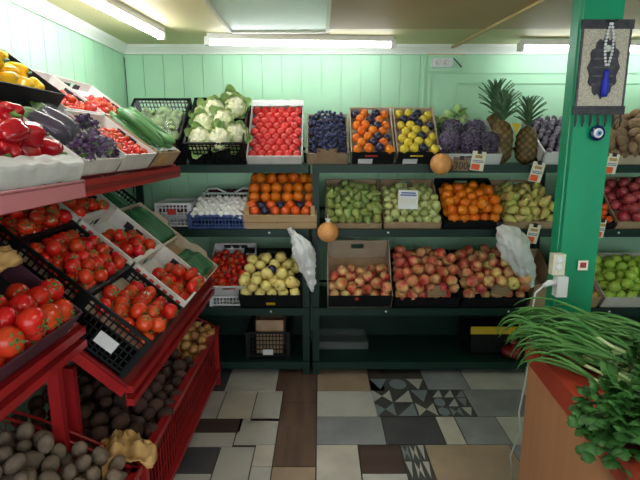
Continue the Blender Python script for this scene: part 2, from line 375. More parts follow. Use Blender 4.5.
ORD = ['first', 'second', 'third', 'fourth', 'fifth', 'sixth', 'seventh', 'eighth', 'ninth', 'tenth', 'eleventh', 'twelfth', 'thirteenth', 'fourteenth']
def rot_any(): return Euler((R.uniform(0, 6.28), R.uniform(0, 6.28), R.uniform(0, 6.28))).to_matrix().to_4x4()
def rot_up(tilt=.5): return Rz(R.uniform(0, 6.28)) @ Rx(R.uniform(-tilt, tilt)) @ Ry(R.uniform(-tilt, tilt))
def rot_front(tilt=.5): return Rx(rad(55)) @ rot_up(tilt)
def rot_lie(tilt=.4): return Rz(R.uniform(0, 6.28)) @ Rx(PI / 2 + R.uniform(-tilt, tilt))
def relax(pts, r, W, L, zmin, it=30):
    p = np.array(pts, float); n = len(p)
    if n < 2: return p
    for _ in range(it):
        d = p[:, None] - p[None]; q = np.sqrt((d ** 2).sum(-1)) + np.eye(n) * 9 + 1e-9
        ov = np.clip(2 * r - q, 0, None); p = p + ((d / q[..., None]) * ov[..., None]).sum(1) * .35
        p[:, 0] = np.clip(p[:, 0], -W / 2 + r, W / 2 - r); p[:, 1] = np.clip(p[:, 1], r, L - r); p[:, 2] = np.clip(p[:, 2], zmin + r, None)
    return p
def pack(W, L, r, z0, layers=1, jit=.15, inset=.8, squ=.95, y0=0, hill=None, skip=0):
    """centres of round things lying in rows in a box, layer on layer; also the row and place of each"""
    pts = []; ids = []
    for k in range(layers):
        ins = k * r * inset; w = W - 2 * ins; l = L - y0 - 2 * ins
        nx = max(1, int((w + .002) / (2 * r))); sx = w / nx; dy = max(2 * r * .88, 1e-3); ny = max(1, int((l - 2 * r) / dy + 1.02)); dy = (l - 2 * r) / max(1, ny - 1) if ny > 1 else 0
        for j in range(ny):
            odd = (j + k) % 2; m = nx - (1 if odd and nx > 2 else 0)
            for i in range(m):
                if R.random() < skip: continue
                x = -w / 2 + sx * (i + .5 + (.5 if odd and nx > 2 else 0)); y = y0 + ins + r + j * dy
                z = z0 + r + k * r * 1.55 * squ
                if hill: z += hill(x / (W / 2), (y / L))
                pts.append((x + R.uniform(-1, 1) * jit * r, y + R.uniform(-1, 1) * jit * r, z + R.uniform(-.3, .6) * jit * r)); ids.append((k, j, i))
    return pts, ids
def heap(n, W, L, r, z0, g=(0, -.3, -1), it=130, zs=3.0):
    """centres of n round things settled into a box under gravity g"""
    rs = np.random.RandomState(R.randrange(10 ** 6)); p = np.stack([rs.uniform(-W / 2 + r, W / 2 - r, n), rs.uniform(r, L - r, n), rs.uniform(z0 + r, z0 + r * (1 + zs), n)], 1)
    g = np.array(g); g = g / np.linalg.norm(g)
    for k in range(it):
        if k < it - 25: p = p + g * r * .09
        p = relax(p, r, W, L, z0, 2)
    return p
def heaped(kind, M, W, L, z0, r, label, group, layers=1.3, rot=rot_any, scale=None, sc_var=.1, g=(0, -.35, -1), alt=None, n=None, slack=.97):
    n = n or int(layers * W * L / (4 * r * r) * 1.02)
    for i, q in enumerate(heap(n, W, L, r * slack, z0, g)):
        kd, lb, gr = kind, label, group
        if alt and alt(i): kd, lb, gr = alt(i)
        inst(kd, M @ T(Vector(q)) @ rot(), lb, gr, (scale or 1) * R.uniform(1 - sc_var, 1 + sc_var * .3))
def fill(kind, M, W, L, z0, r, label, group, layers=1, rot=rot_any, jit=.2, inset=.8, scale=None, rows=None, y0=0, hill=None, skip=0, it=20, alt=None, sc_var=.08):
    pts, ids = pack(W, L, r, z0, layers, jit, inset, y0=y0, hill=hill, skip=skip)
    p = relax(pts, r, W, L, z0, it)
    for q, (k, j, i) in zip(p, ids):
        kd, lb, gr = kind, label, group
        if alt:
            a = alt(k, j, i)
            if a: kd, lb, gr = a
        if rows: lb = rows(lb, k, j, i)
        s = (scale or 1) * R.uniform(1 - sc_var, 1)
        inst(kd, M @ T(Vector(q)) @ rot(), lb, gr, s)

# ------------------------------------------------------------------ crates
def wall_panel(b, axis, c, a0, a1, z0, z1, th, style, mi=0, nslot=None):
    """one wall of a crate in the plane axis = c, from a0 to a1 and z0 to z1; style solid, slots or grip"""
    def bx(u0, u1, v0, v1, t=1.0):
        h = th * t / 2
        if axis == 'x': b.box((c - h, u0, v0), (c + h, u1, v1), None, mi)
        else: b.box((u0, c - h, v0), (u1, c + h, v1), None, mi)
    H = z1 - z0
    if style == 'solid': bx(a0, a1, z0, z1)
    elif style == 'grip':
        m = (a0 + a1) / 2; g = min(.045, (a1 - a0) * .2); zb = z0 + H * .62; zt = z0 + H * .84
        bx(a0, m - g, z0, z1); bx(m + g, a1, z0, z1); bx(m - g, m + g, z0, zb); bx(m - g, m + g, zt, z1)
    else:
        bx(a0, a1, z1 - .014, z1, 1.6); bx(a0, a1, z0, z0 + .016)
        n = nslot or max(3, int((a1 - a0) / .022)); w = .006
        for i in range(n + 1):
            u = a0 + (a1 - a0) * i / n; bx(max(a0, u - w / 2), min(a1, u + w / 2), z0, z1, .8)
        k = max(1, int(H / .03))
        for j in range(1, k): bx(a0, a1, z0 + H * j / k - .003, z0 + H * j / k + .003, .8)
        for u in (a0, a1): bx(min(max(u - .009, a0), a1 - .018), min(max(u - .009, a0), a1 - .018) + .018, z0, z1, 1.5)
def crate(name, label, M, W, L, H, m, style='solid', hf=None, hb=None, mf=None, th=.006, base=0.0, group=None, mb=None, cat='crate', side='solid', liner=None):
    t = thing(name, label, cat, M, group); hf = hf or H; hb = hb or H; mf = mf or m; mb = mb or m
    MB().box((-W / 2, 0, 0), (W / 2, L, .006)).obj('base', m, t)
    b = MB(); wall_panel(b, 'y', th / 2, -W / 2, W / 2, 0, hf, th, style); b.obj('front_panel', mf, t, None if mf is m else 'printed front panel')
    b = MB(); wall_panel(b, 'y', L - th / 2, -W / 2, W / 2, 0, hb, th, style if style != 'solid' else 'grip'); b.obj('back_panel', mb, t)
    for s in (-1, 1):
        b = MB()
        if hf != hb: b.prism([(0, 0), (L, 0), (L, hb), (L * .75, hb), (L * .25, hf), (0, hf)], 'x', s * W / 2 - s * th, s * W / 2)
        else: wall_panel(b, 'x', s * (W / 2 - th / 2), 0, L, 0, H, th, side if style != 'slots' else 'slots')
        b.obj('side_panel', m, t)
    if liner: MB().box((-W / 2 + th, th, liner[1] - .004), (W / 2 - th, L - th, liner[1])).obj('tray_liner', liner[0], t)
    return t
def sticker(parent, lo, hi, m, name='label_sticker', lab=None):
    return MB().box(lo, hi).obj(name, m, parent, lab)
def film(parent, fn, m, nu=14, nv=10, name='plastic_wrap'):
    return MB().grid(nu, nv, fn).obj(name, m, parent, 'clear plastic film')
#PART2
# ------------------------------------------------------------------ room shell
XL, XR, YB, YF, ZC = -1.41, 2.75, 3.66, -2.2, 2.25
fb = MB(); fb.box((XL - .1, YF, -.06), (XR + .1, YB + .1, -.006))
M_fl = [mat('grout', (70, 66, 62), rough=.9),
        mat('tile_marble', (196, 196, 192), (168, 168, 166), 5, .4, lo=.45, hi=.75), mat('tile_pale', (208, 204, 194), (184, 180, 172), 6, .45),
        mat('tile_brown_wood', (118, 94, 80), (90, 70, 60), 5, .5, stretch=(3, .5, 1)), mat('tile_dark_brown', (86, 70, 64), (66, 54, 50), 5, .5, stretch=(.5, 3, 1)),
        mat('tile_slate', (84, 86, 90), (66, 68, 72), 5, .45), mat('tile_grey', (150, 154, 158), (128, 132, 138), 5, .45),
        mat('tile_beige', (172, 152, 130), (156, 136, 116), 6, .5), mat('tile_pattern_dark', (74, 76, 76), rough=.45), mat('tile_light_figure', (176, 178, 172), rough=.45), mat('tile_mid_figure', (122, 136, 142), rough=.45)]
def tile(x0, x1, y0, y1, m):
    g = .0035; fb.box((x0 + g, y0 + g, -.006), (x1 - g, y1 - g, 0), None, m)
def patt(x0, x1, y0, y1, seed):
    tile(x0, x1, y0, y1, 8); rr = random.Random(seed); n = 3
    w = (x1 - x0) / n; h = (y1 - y0) / n
    for i in range(n):
        for j in range(n):
            a, b = x0 + i * w + .006, y0 + j * h + .006; c, d = a + w - .012, b + h - .012; z = .0004
            k = rr.randrange(4); mi = rr.choice((9, 9, 10))
            if k == 0: fb.add([(a, b, z), (c, b, z), (c, d, z)], [(0, 1, 2)], None, mi)
            elif k == 1: fb.add([(a, b, z), ((a + c) / 2, (b + d) / 2, z), (a, d, z)], [(0, 1, 2)], None, mi); fb.add([(c, b, z), (c, d, z), ((a + c) / 2, (b + d) / 2, z)], [(0, 1, 2)], None, mi)
            elif k == 2: fb.add([((a + c) / 2 + .45 * w * math.cos(q * .5236), (b + d) / 2 + .45 * h * math.sin(q * .5236), z) for q in range(12)], [tuple(range(12))], None, mi)
            else:
                fb.add([(a, d, z), ((a + c) / 2, b, z), (c, d, z)], [(0, 1, 2)], None, mi)
TL = [ # x0 x1 y0 y1 material, nearest row last
 (-.95, -.62, 2.88, 3.2, 5), (-.62, -.285, 2.88, 3.2, 1), (-.285, -.02, 2.88, 3.2, 3), (-.02, .33, 2.88, 3.2, 7), (.33, .42, 2.88, 3.2, 4), (.70, .98, 2.9, 3.25, 6), (.98, 1.45, 2.9, 3.25, 1), (1.45, 1.9, 2.9, 3.25, 6),
 (-.84, -.60, 2.56, 2.88, 1), (-.60, -.40, 2.56, 2.88, 2), (-.40, -.235, 2.53, 2.88, 1), (-.235, -.02, 2.74, 2.88, 3), (-.235, -.02, 2.13, 2.74, 3),
 (-.86, -.44, 2.42, 2.56, 4), (-.46, -.235, 2.31, 2.56, 1) , (-.86, -.46, 2.29, 2.42, 1),
 (-.86, -.52, 2.08, 2.29, 5), (-.52, -.34, 1.95, 2.29, 1), (-.34, -.235, 2.13, 2.31, 2), (-.34, -.235, 1.9, 2.13, 1), (-.235, -.02, 1.9, 2.13, 7), (-.86, -.52, 1.8, 2.08, 1),
 (-.02, .35, 2.58, 2.88, 1), (.92, 1.3, 2.58, 2.9, 6), (1.3, 1.7, 2.58, 2.9, 1),
 (-.02, .355, 2.31, 2.58, 6), (.355, .67, 2.31, 2.58, 5), (.67, .78, 2.31, 2.58, 2), (.78, 1.02, 2.31, 2.58, 6), (1.02, 1.4, 2.31, 2.58, 1),
 (-.02, .2, 1.95, 2.31, 2), (.2, .42, 2.08, 2.31, 4), (.2, .42, 1.8, 2.08, 1), (.55, 1.0, 1.9, 2.31, 7), (1.0, 1.4, 1.9, 2.31, 6)]
for a in TL: tile(*a)
patt(.33, .70, 2.58, 3.05, 3); patt(.70, .92, 2.58, 2.9, 5); patt(.42, .55, 1.9, 2.31, 8)
for i in range(8):                                                # the rest of the floor, nearer and at the sides
    for j in range(14):
        x = -1.4 + i * .52; y = YF + .05 + j * .285
        if y + .285 <= 1.82 or x > 1.9 or x + .52 < -.95: tile(x, x + .52, y, y + .285, R.choice((1, 2, 6, 3, 7, 5)))
struct(fb.obj('floor', M_fl))
def boards(b, a0, a1, put, w=.142):
    a = a0
    while a < a1 - .01: put(b, a + .002, min(a + w - .002, a1)); a += w
wb = MB(); wb.box((XL - .1, YB + .008, 0), (XR + .1, YB + .08, ZC))
boards(wb, XL, .74, lambda b, u, v: b.box((u, YB, 0), (v, YB + .009, ZC)))
wb.box((.742, YB, 0), (XR, YB + .009, ZC))
struct(wb.obj('wall_back', M_wall))
wl = MB(); wl.box((XL - .08, YF, 0), (XL - .008, YB + .1, ZC)); boards(wl, YF, YB, lambda b, u, v: b.box((XL - .009, u, 0), (XL, v, ZC)))
struct(wl.obj('wall_left', M_wall))
struct(MB().box((XR, YF, 0), (XR + .08, YB + .1, ZC)).obj('wall_right', M_wall))
struct(MB().box((XL - .1, YF, ZC), (XR + .1, YB + .1, ZC + .06)).obj('ceiling', M_ceil))
struct(MB().box((.05, YF, ZC - .012), (XR, 3.1, ZC)).obj('trim_1', M_ceil2))
prof = [(0, 0), (.018, 0), (.022, .012), (.04, .03), (.055, .045), (.06, .06), (0, .06)]
struct(MB().prism([(YB - u, ZC - .06 + v) for u, v in prof][::-1], 'x', XL, XR).obj('trim_2', M_trimw))
struct(MB().prism([(XL + u, ZC - .06 + v) for u, v in prof], 'y', YF, YB - .001).obj('trim_3', M_trimw))
pb = MB()                                                          # flat battens on the plain right half of the back wall
for x0, x1, z0, z1 in [(.74, .76, 0, 2.18), (.79, 2.7, 2.06, 2.07), (.79, .80, 1.2, 2.06), (.99, 2.7, 1.99, 2.0), (.99, 1.0, 1.2, 1.99)]: pb.box((x0, YB - .008, z0), (x1, YB, z1))
struct(pb.obj('trim_4', M_wall))
struct(MB().tube([(XL + .012, YB - .012, 2.17), (XL + .014, YB - .012, 1.9), (XL + .01, YB - .012, 1.2)], .003, 6).obj('trim_5', M_ink))
o = MB(); d = (Vector((.93, 3.64, 0)) - Vector((1.12, 2.1, 0))); o.box((-.011, 0, -.014), (.011, d.length, 0))
o = o.obj('ceiling_batten', M_strip); o.matrix_world = T((1.12, 2.1, ZC - .012)) @ Rz(math.atan2(d.y, d.x) - PI / 2); struct(o)

# ------------------------------------------------------------------ lamps
def tube_lamp(M, Lh, label, glow=None):
    t = thing('tube_lamp', label, 'ceiling lamp', M, 'tube lamps on the ceiling')
    MB().box((-Lh / 2, -.025, -.035), (Lh / 2, .025, 0)).obj('housing', M_fix, t)
    MB().tube([(-Lh / 2 + .02, 0, -.052), (Lh / 2 - .02, 0, -.052)], .017, 14).obj('tube', glow or M_tube, t, 'glowing white tube')
    for s in (-1, 1): MB().box((s * Lh / 2 - .016, -.022, -.07), (s * Lh / 2 + .016, .022, -.02)).obj('end_cap', M_fix, t)
    return t
tube_lamp(T((-1.03, 2.5, ZC)) @ Rz(rad(83.5)), 1.24, 'glowing tube lamp running along the left wall, pointing into the room corner')
tube_lamp(T((-.12, 3.32, ZC)) @ Rz(rad(4)), 1.2, 'glowing tube lamp between the frosted ceiling panel and the back wall', M_tube2)
tube_lamp(T((1.93, 3.42, ZC - .012)) @ Rz(rad(2)), 1.2, 'glowing tube lamp passing behind the green pillar', M_tube2)
tube_lamp(T((-.98, .9, ZC)) @ Rz(rad(90)), 1.2, 'unseen tube lamp added for fill light over the near part of the red rack')  # added out of view, as fill light for the near rack
tube_lamp(T((.9, .7, ZC - .012)) @ Rz(rad(90)), 1.2, 'unseen tube lamp added for fill light over the counter')  # another added tube above the view, brightens the counter and pillar
t = thing('ceiling_panel', 'framed frosted rectangular panel on the ceiling beside the back tube lamp', 'ceiling panel', T((0, 0, 0)))
x0, x1, y0, y1 = -.55, .055, 2.35, 3.13
MB().box((x0 + .02, y0 + .02, ZC - .024), (x1 - .02, y1 - .02, ZC - .004)).obj('panel', M_frost, t)
b = MB()
for q in [(x0, y0, x1, y0 + .022), (x0, y1 - .022, x1, y1), (x0, y0, x0 + .022, y1), (x1 - .022, y0, x1, y1)]: b.box((q[0], q[1], ZC - .032), (q[2], q[3], ZC))
b.obj('frame', M_frame, t)
t = thing('socket_board', 'small mint board with two sockets up under the cornice', 'socket', T((.9, YB, 2.13)))
MB().box((-.125, -.02, -.06), (.125, 0, .055)).obj('board', M_wall, t)
MB().box((-.1, -.045, -.03), (.04, -.02, .03)).obj('outlet_box', M_white, t)
for x in (-.065, -.005):
    MB().lathe([(.003, 0), (.02, 0), (.02, .006), (.014, .006), (.012, .002), (.003, .002)], 14, T((x, -.045, 0)) @ Rx(PI / 2)).obj('outlet', M_fix, t)
MB().tube([(.05, -.03, .03), (.08, -.035, .0), (.11, -.03, -.03)], .004, 6).obj('cable', M_ink, t)
MB().box((-.13, -.022, .055), (.13, 0, .062)).obj('top_rim', M_strip, t)

# ------------------------------------------------------------------ green shelving along the back wall
ZS = (.1, .484, 1.018, 1.43)
def shelving(x0, x1, label, rails, short=False):
    t = thing('shelving_unit', label, 'shelf', T((x0, 3.1, 0)), 'green shelving units along the back wall'); w = x1 - x0; D = .5
    for x in (0, w - .045):
        for y in (0.01, D - .04): MB().box((x, y, 0), (x + .045, y + .03, (1.01 if short and x > 0 else 1.43) if y < .1 else 1.5)).obj('post', M_green, t)
    for z in ZS:
        b = MB(); b.box((0, 0, z - .012), (w, D, z)); b.box((0, -.014, z - .048), (w, .001, z + .002)); b.obj('shelf_board', M_green, t)
    for z in rails: MB().tube([(.03, .3, z + .1), (w - .03, .3, z + .1)], .01, 8).obj('support_rail', M_green, t)
    MB().box((.046, D - .02, .1), (w - .046, D - .01, .47)).obj('back_panel', M_green, t)
    for k in range(2):
        for x in (w * .3, w * .8): MB().lathe([(.001, 0), (.008, .001), (.006, .005), (.001, .006)], 8, T((x, -.014, ZS[1 + k] - .02)) @ Rx(PI / 2)).obj('bolt', M_fix, t)
    return t
shelving(-1.35, -.072, 'dark green shelving unit holding cauliflowers and yellow apples, beside the red rack', ZS[3:], True)
shelving(-.05, 1.585, 'dark green shelving unit holding grapes, pears and red apples', ZS[1:])
shelving(1.6, 2.7, 'dark green shelving unit behind the green pillar, holding potatoes', ZS[1:])

def back(px0, px1, zi, tilt, py=None):
    """frame of a crate leaning back on shelf zi between two photo columns, and its width"""
    fac = {3: .00632, 2: .00649, 1: .00668, 0: .0069}[zi]
    x0, x1 = (px0 - 320) * fac, (px1 - 320) * fac
    return T(((x0 + x1) / 2, 3.105, ZS[zi] + .002)) @ Rx(rad(tilt)), x1 - x0 - .006

# ---- top shelf
M, W = back(127, 186, 3, 40)
crate('plastic_crate', 'black slotted crate of cabbages under film, against the wall corner', M, .37, .42, .2, M_black, 'slots', hf=None)
for i, (x, y, z) in enumerate([(-.09, .30, .14), (.02, .32, .15), (.11, .3, .14), (-.1, .2, .15), (.0, .21, .17), (.1, .2, .16), (-.08, .1, .14), (.03, .1, .16), (.12, .09, .14)]):
    inst('cabbage', M @ T((x, y, z)) @ Rx(rad(R.uniform(10, 60))) @ rot_up(.4), 'small leafy pale green cabbage under film in the black corner crate', 'cabbages in the black corner crate', 1.15)
t = thing('plastic_wrap', 'clear film over the cabbages in the corner crate', 'plastic film', M)
MB().grid(16, 14, lambda u, v: Vector(((u - .5) * .33, .03 + .36 * v, .205 + .03 * math.sin(PI * u) * math.sin(PI * v) + .012 * noise.noise(Vector((u * 7, v * 7, 3)))))).obj('sheet', M_filmt, t)
M, W = back(190, 246, 3, 42)
crate('plastic_crate', 'black slotted crate heaped with white cauliflowers', M, .36, .44, .18, M_black, 'slots')
PL = [(-.095, .07, .15), (.03, .06, .16), (-.09, .19, .17), (.045, .19, .2), (.12, .11, .15), (-.03, .31, .18), (.1, .33, .19), (.07, .4, .17), (-.11, .31, .14)]
for q, p in enumerate(PL):
    inst('cauliflower', M @ T(p) @ Rx(rad(48)) @ rot_up(.3), ('white cauliflower with green leaves, topmost of the heap, against the back of its crate' if q == 7 else 'white cauliflower with pale green leaves heaped in the black crate'), 'cauliflowers in the black crate', R.uniform(.84, 1.02))
M, W = back(248, 302, 3, 45)
crate('tomato_box', 'tall white box of round tomatoes in neat rows', M, .348, .5, .075, M_whitec, hb=.085)
def rl(base, n0=None):
    return lambda lb, k, j, i: f"{base}, {ORD[i]} from left, {ORD[j]} row up"
fill('pink_tomato', M, .335, .47, .02, .0272, 'red tomato in the tall white box', 'tomatoes in the tall white box', 1, rot_any, .08, rows=rl('red tomato in the tall white box'), it=6, y0=.012, sc_var=.05)
t = thing('plastic_wrap', 'white film folded over the back of the tall white tomato box', 'plastic film', M)
MB().grid(14, 6, lambda u, v: Vector(((u - .5) * .345, .445 + .06 * v, .092 + .012 * noise.noise(Vector((u * 8, v * 5, 1)))))).obj('sheet', M_filmw, t)
M, W = back(306, 349, 3, 40)
crate('wooden_crate', 'grey wooden crate heaped with dark grapes', M, W, .4, .09, M_dwood, th=.01)
def gh(x, y): return .055 * (1 - x * x) + .02 * math.sin(3 * y)
fill('grape', M, W - .012, .39, .045, .0128, 'dark blue grape in the heap in the grey wooden crate', 'dark grapes in the grey wooden crate', 1, rot_any, 1.0, hill=lambda x, y: gh(x, y) + R.uniform(0, .016), it=5)
MB().box((-W / 2 + .012, .012, .0), (W / 2 - .012, .385, .04)).obj('base_paper', M_ink, bpy.data.objects[bpy.data.objects['wooden_crate'].name])
t = thing('price_card', 'blank brown cardboard card stuck into the dark grapes', 'price card', M @ T((-.005, -.012, .03)) @ Rx(rad(-14)))
MB().box((-.062, -.004, 0), (.062, 0, .095)).obj('card', M_brownp, t)
def mixed(px0, px1, tilt, ka, la, nm, crl):
    M, W = back(px0, px1, 3, tilt)
    c = crate('fruit_box', crl, M, W, .4, .105, M_cardl, mf=M_blackb, hb=.13)
    MB().box((-.05, -.002, .072), (.03, 0, .082)).obj('logo', M_redp if ka == 'mandarin_big' else M_lemon, c)
    MB().box((-.09, -.002, .01), (.0, 0, .05)).obj('label_sticker', M_white, c)
    MB().box((-W / 2 + .008, .008, .06), (W / 2 - .008, .38, .064)).obj('tray_liner', M_cardl, c)
    pr = lambda k, j, i: ('wrapped_fruit', f"dark paper wrapped fruit among the {nm}", f"wrapped fruit among the {nm}") if ((i + j) % 2 == 0) != (R.random() < .22) and R.random() < .85 else None
    fill(ka, M, W - .012, .385, .065, .0285, la, la, 1, rot_any, .3, alt=pr, it=8, hill=lambda x, y: .02 * (1 - x * x))
proto('mandarin_big', 'orange', [round_fruit('orange', s, M_orange, .031, .95, .06, .03, False) for s in (1, 2)])
mixed(350, 394, 43, 'mandarin_big', 'bright orange fruit between dark wrapped ones in its black box', 'oranges', 'black fronted carton of oranges and dark wrapped fruit beside the grapes')
mixed(395, 438, 43, 'lemon', 'yellow apple between dark wrapped ones in its black box', 'yellow apples', 'black fronted carton of yellow apples and dark wrapped fruit beside the oranges')
# bagged grapes
M, W = back(440, 500, 3, 34)
crate('white_crate', 'white plastic crate of bagged dark grapes behind the price cards', M, W, .4, .08, M_white, 'grip')
def sack(name, M, sx, sy, sz, m, label, cat, seed):
    t = thing(name, label, cat, M); rr = random.Random(seed); b = MB()
    for k in range(95):
        th = 2.39996 * k + rr.uniform(-.2, .2); c = 1 - 1.75 * (k + .5) / 95; q = math.sqrt(max(0, 1 - c * c)); w = 1 + .15 * math.sin(3 * th + seed)
        b.lathe(sphere_prof(rr.uniform(.011, .0135), 6, 1.15), 8, T((sx * q * w * math.cos(th), sy * q * w * math.sin(th), sz * (.5 + .48 * c))) @ rot_any())
    b.obj('grape_bunch', m, t)
    def fn(p, a, tt): return Vector((p.x * sx * 1.2, p.y * sy * 1.2, (p.z + 1) * sz * .56)) * (1 + .16 * noise.noise(p * 2.4 + Vector((seed, 0, 0))) + .06 * noise.noise(p * 7))
    MB().lathe(sphere_prof(1, 18), 26, fn=fn).obj('bag', M_film, t, 'clear plastic bag')
    return t
for i, (x, y) in enumerate([(-.13, .1), (.0, .09), (.115, .1), (-.09, .24), (.06, .25)]):
    sack('grape_bag', M @ T((x, y, .02)) @ Rx(rad(R.uniform(-8, 12))) @ Rz(i), .058, .058, .15, M_bgrape, ('clear bag of purple grapes, %s in the front of the white crate' % ('leftmost', 'middle', 'rightmost')[i]) if i < 3 else ('clear bag of purple grapes in the back of the white crate, %s' % ('on the left', 'on the right')[i - 3]), 'bag of grapes', i * 3.1)
def leafy(name, M, label, cat, m, n, r, seed, sz=.05):
    t = thing(name, label, cat, M); rr = random.Random(seed); b = MB(); st = MB()
    for k in range(n):
        th, ph = rr.uniform(0, 6.28), math.acos(rr.uniform(-.1, 1)); d = Vector((math.sin(ph) * math.cos(th), math.sin(ph) * math.sin(th), math.cos(ph)))
        p = d * r * rr.uniform(.7, 1.05); q = d.to_track_quat('Y', 'Z').to_matrix().to_4x4()
        leafgrid(b, T(p) @ q @ Ry(rr.uniform(0, 6)), sz * rr.uniform(.7, 1.2), sz * .7, .6, .3, 3, 4)
        if k % 4 == 0: st.tube([(0, 0, -.02), p * .5, p], .003, 5)
    b.obj('leaves', m, t); st.obj('stems', M_herbs, t); return t
leafy('lettuce', T(at(455, 119, 3.33)), 'frilly pale green lettuce behind the grape bags', 'lettuce', M_leaf, 46, .05, 3)
leafy('lettuce', T(at(437, 128, 3.32)), 'wrapped pale green lettuce behind the grape bags, beside the yellow apples', 'lettuce', M_leaf, 40, .045, 4)
# pineapples
def pineapple(M, label, seed, s=1, h=.27):
    t = thing('pineapple', label, 'pineapple', M @ Matrix.Scale(s, 4)); bd, cr = pine(seed, h)
    bo = bd.obj('fruit_body', M_pine, t); bo.data.attributes.new('eye', 'FLOAT', 'POINT').data.foreach_set('value', bd.eye); cr.obj('leaf_crown', M_pinel, t); return t
pineapple(T((1.165, 3.19, ZS[3])) @ Ry(rad(1)), 'front pineapple standing beside the bagged grapes', 1, 1.03)
p2 = pineapple(T((1.335, 3.2, ZS[3])), 'pineapple with a pale tag, beside the white tray near the pillar', 2, .98, .25)
pineapple(T((1.2, 3.42, ZS[3])), 'tallest pineapple, standing behind the front one against the wall', 3, 1.17, .29)
t = thing('price_tag', 'small yellow tag hanging between the two front pineapples', 'tag', T(at(516, 128, 3.09)))
MB().add([(-.03, 0, .03), (.032, 0, .028), (.004, 0, -.035), (-.03, .004, .03), (.032, .004, .028), (.004, .004, -.035)], [(0, 1, 2), (5, 4, 3), (0, 3, 4, 1), (1, 4, 5, 2), (2, 5, 3, 0)]).obj('card', M_yellow, t)
# white tray of silvery purple pods beside the pillar
M, W = back(540, 592, 3, 32)
crate('foam_box', 'white foam box of wrapped purple figs, half behind the pillar', M, W, .42, .09, M_white, liner=(M_ink, .05), th=.012)
proto('fig', 'fig', [lump('fig', s, M_silver, .021, 1.25, .2) for s in (1, 2)])
fill('fig', M, W - .03, .40, .052, .0225, 'purple silvery fig in the white foam box', 'figs in the white foam box', 1, rot_any, .3, hill=lambda x, y: .04 * (1 - x * x))
M, W = back(596, 662, 3, 38)
crate('potato_box', 'brown carton heaped with tan potatoes beside the pillar', M, W, .46, .07, M_cardl, liner=(M_card, .03))
heaped('potato', M, W - .014, .45, .032, .031, 'tan potato in the carton beside the pillar', 'potatoes in the carton by the pillar', 2.2, rot_any)
M, W = back(664, 722, 3, 40)
crate('carrot_box', 'white box of carrots beside the tan potatoes', M, W, .48, .16, M_whitec, liner=(M_card, .1))
for i in range(12): inst('carrot', M @ T((-.11 + .07 * (i % 4), .06 + .15 * (i // 4) + .02 * (i % 2), .13 + .01 * (i % 3))) @ Rz(rad(60 + R.uniform(-25, 25))), 'orange carrot in the white box beside the tan potatoes', 'carrots in the white box')

# ---- middle shelf
t = crate('plastic_basket', 'white plastic basket of dark plums beside the red rack', T((-.965, 3.16, ZS[2] + .003)), .235, .3, .16, M_white, 'slots', liner=(M_white, .08))
MB().box((-.035, -.005, .085), (.02, -.001, .12)).obj('label_sticker', M_redp, t)
fill('dark_berry', T((-.965, 3.16, ZS[2] + .003)), .22, .28, .085, .022, 'dark red plum in the white basket', 'plums in the white basket', 1, rot_any, .2)
M, W = back(188, 247, 2, 12)
crate('plastic_basket', 'blue plastic crate of white mushrooms', M, W, .27, .095, M_blue, 'slots', liner=(M_blue, .06))
fill('mushroom', M, W - .03, .26, .062, .0195, 'white mushroom in the blue crate', 'mushrooms in the blue crate', 1, lambda: rot_front(.8), .5, scale=1.12, hill=lambda x, y: .035 * y + .012 * (1 - x * x))
Mp = T((-.63, 3.41, ZS[2] + .01))
t = crate('plastic_basket', 'grey plastic crate with white arched handles behind the mushrooms', Mp, .4, .16, .2, M_frost, 'slots', liner=(M_white, .13))
for s in (-1, 1): MB().tube([(s * .17, -.004, .2), (s * .15, -.01, .225), (s * .09, -.01, .23), (s * .03, -.004, .2)], .007, 8).obj('handle', M_white, t)
fill('dark_berry', Mp, .38, .15, .135, .021, 'dark red plum in the crate behind the mushrooms', 'plums behind the mushrooms', 2, rot_any, .2)
M, W = back(243, 318, 2, 26)
W -= .01
t = thing('wooden_crate', 'pale wooden crate of oranges over a front row of mandarins', 'crate', M)
for z0, z1 in ((.0, .05), (.055, .105)): MB().box((-W / 2, 0, z0), (W / 2, .008, z1)).obj('front_plank', M_wood, t)
for s in (-1, 1):
    b = MB(); b.box((s * W / 2 - .012 * (s > 0), .008, 0), (s * W / 2 + .012 * (s < 0), .42, .105)); b.obj('side_plank', M_wood, t)
    for y in (.014, .39): MB().box((s * (W / 2 - .026) - .013, y, 0), (s * (W / 2 - .026) + .013, y + .024, .155)).obj('corner_post', M_wood, t)
MB().box((-W / 2, .42, 0), (W / 2, .428, .12)).obj('back_plank', M_wood, t); MB().box((-W / 2 + .012, .01, .04), (W / 2 - .012, .42, .046)).obj('base', M_wood, t)
MB().tube([(-.02, -.001, .05), (-.02, -.003, .05)], .004, 8).obj('nail', M_ink, t)
for j in range(2):
    for i in range(6 if j == 0 else 7):
        x = -.165 + i * .066 if j == 0 else -.19 + i * .063; p = (x, .055 + j * .06, .105 + .006 * j)
        if (i % 2 == 1) if j else (i == 1): inst('wrapped_fruit', M @ T((x, .05 + j * .06, .11)) @ rot_any(), 'dark paper wrapped fruit among the mandarins in the wooden crate', 'wrapped fruit among the mandarins')
        else: inst('mandarin', M @ T(p) @ rot_front(.3), 'red orange mandarin in the front of the wooden crate', 'mandarins in the wooden crate', 1.03)
for j, (n, y, z) in enumerate([(6, .2, .12), (6, .265, .15), (5, .325, .195), (6, .38, .16)]):
    for i in range(n): inst('orange', M @ T(((i - (n - 1) / 2) * .074 + R.uniform(-.004, .004), y, z + R.uniform(-.006, .006))) @ rot_any(), 'large orange heaped in the wooden crate behind the mandarins', 'oranges in the wooden crate', R.uniform(.94, 1.02))
M, W = back(325, 382, 2, 33)
crate('fruit_box', 'low brown carton of small green pears', M, W, .4, .065, M_card, hf=.045, hb=.1, liner=(M_card, .03))
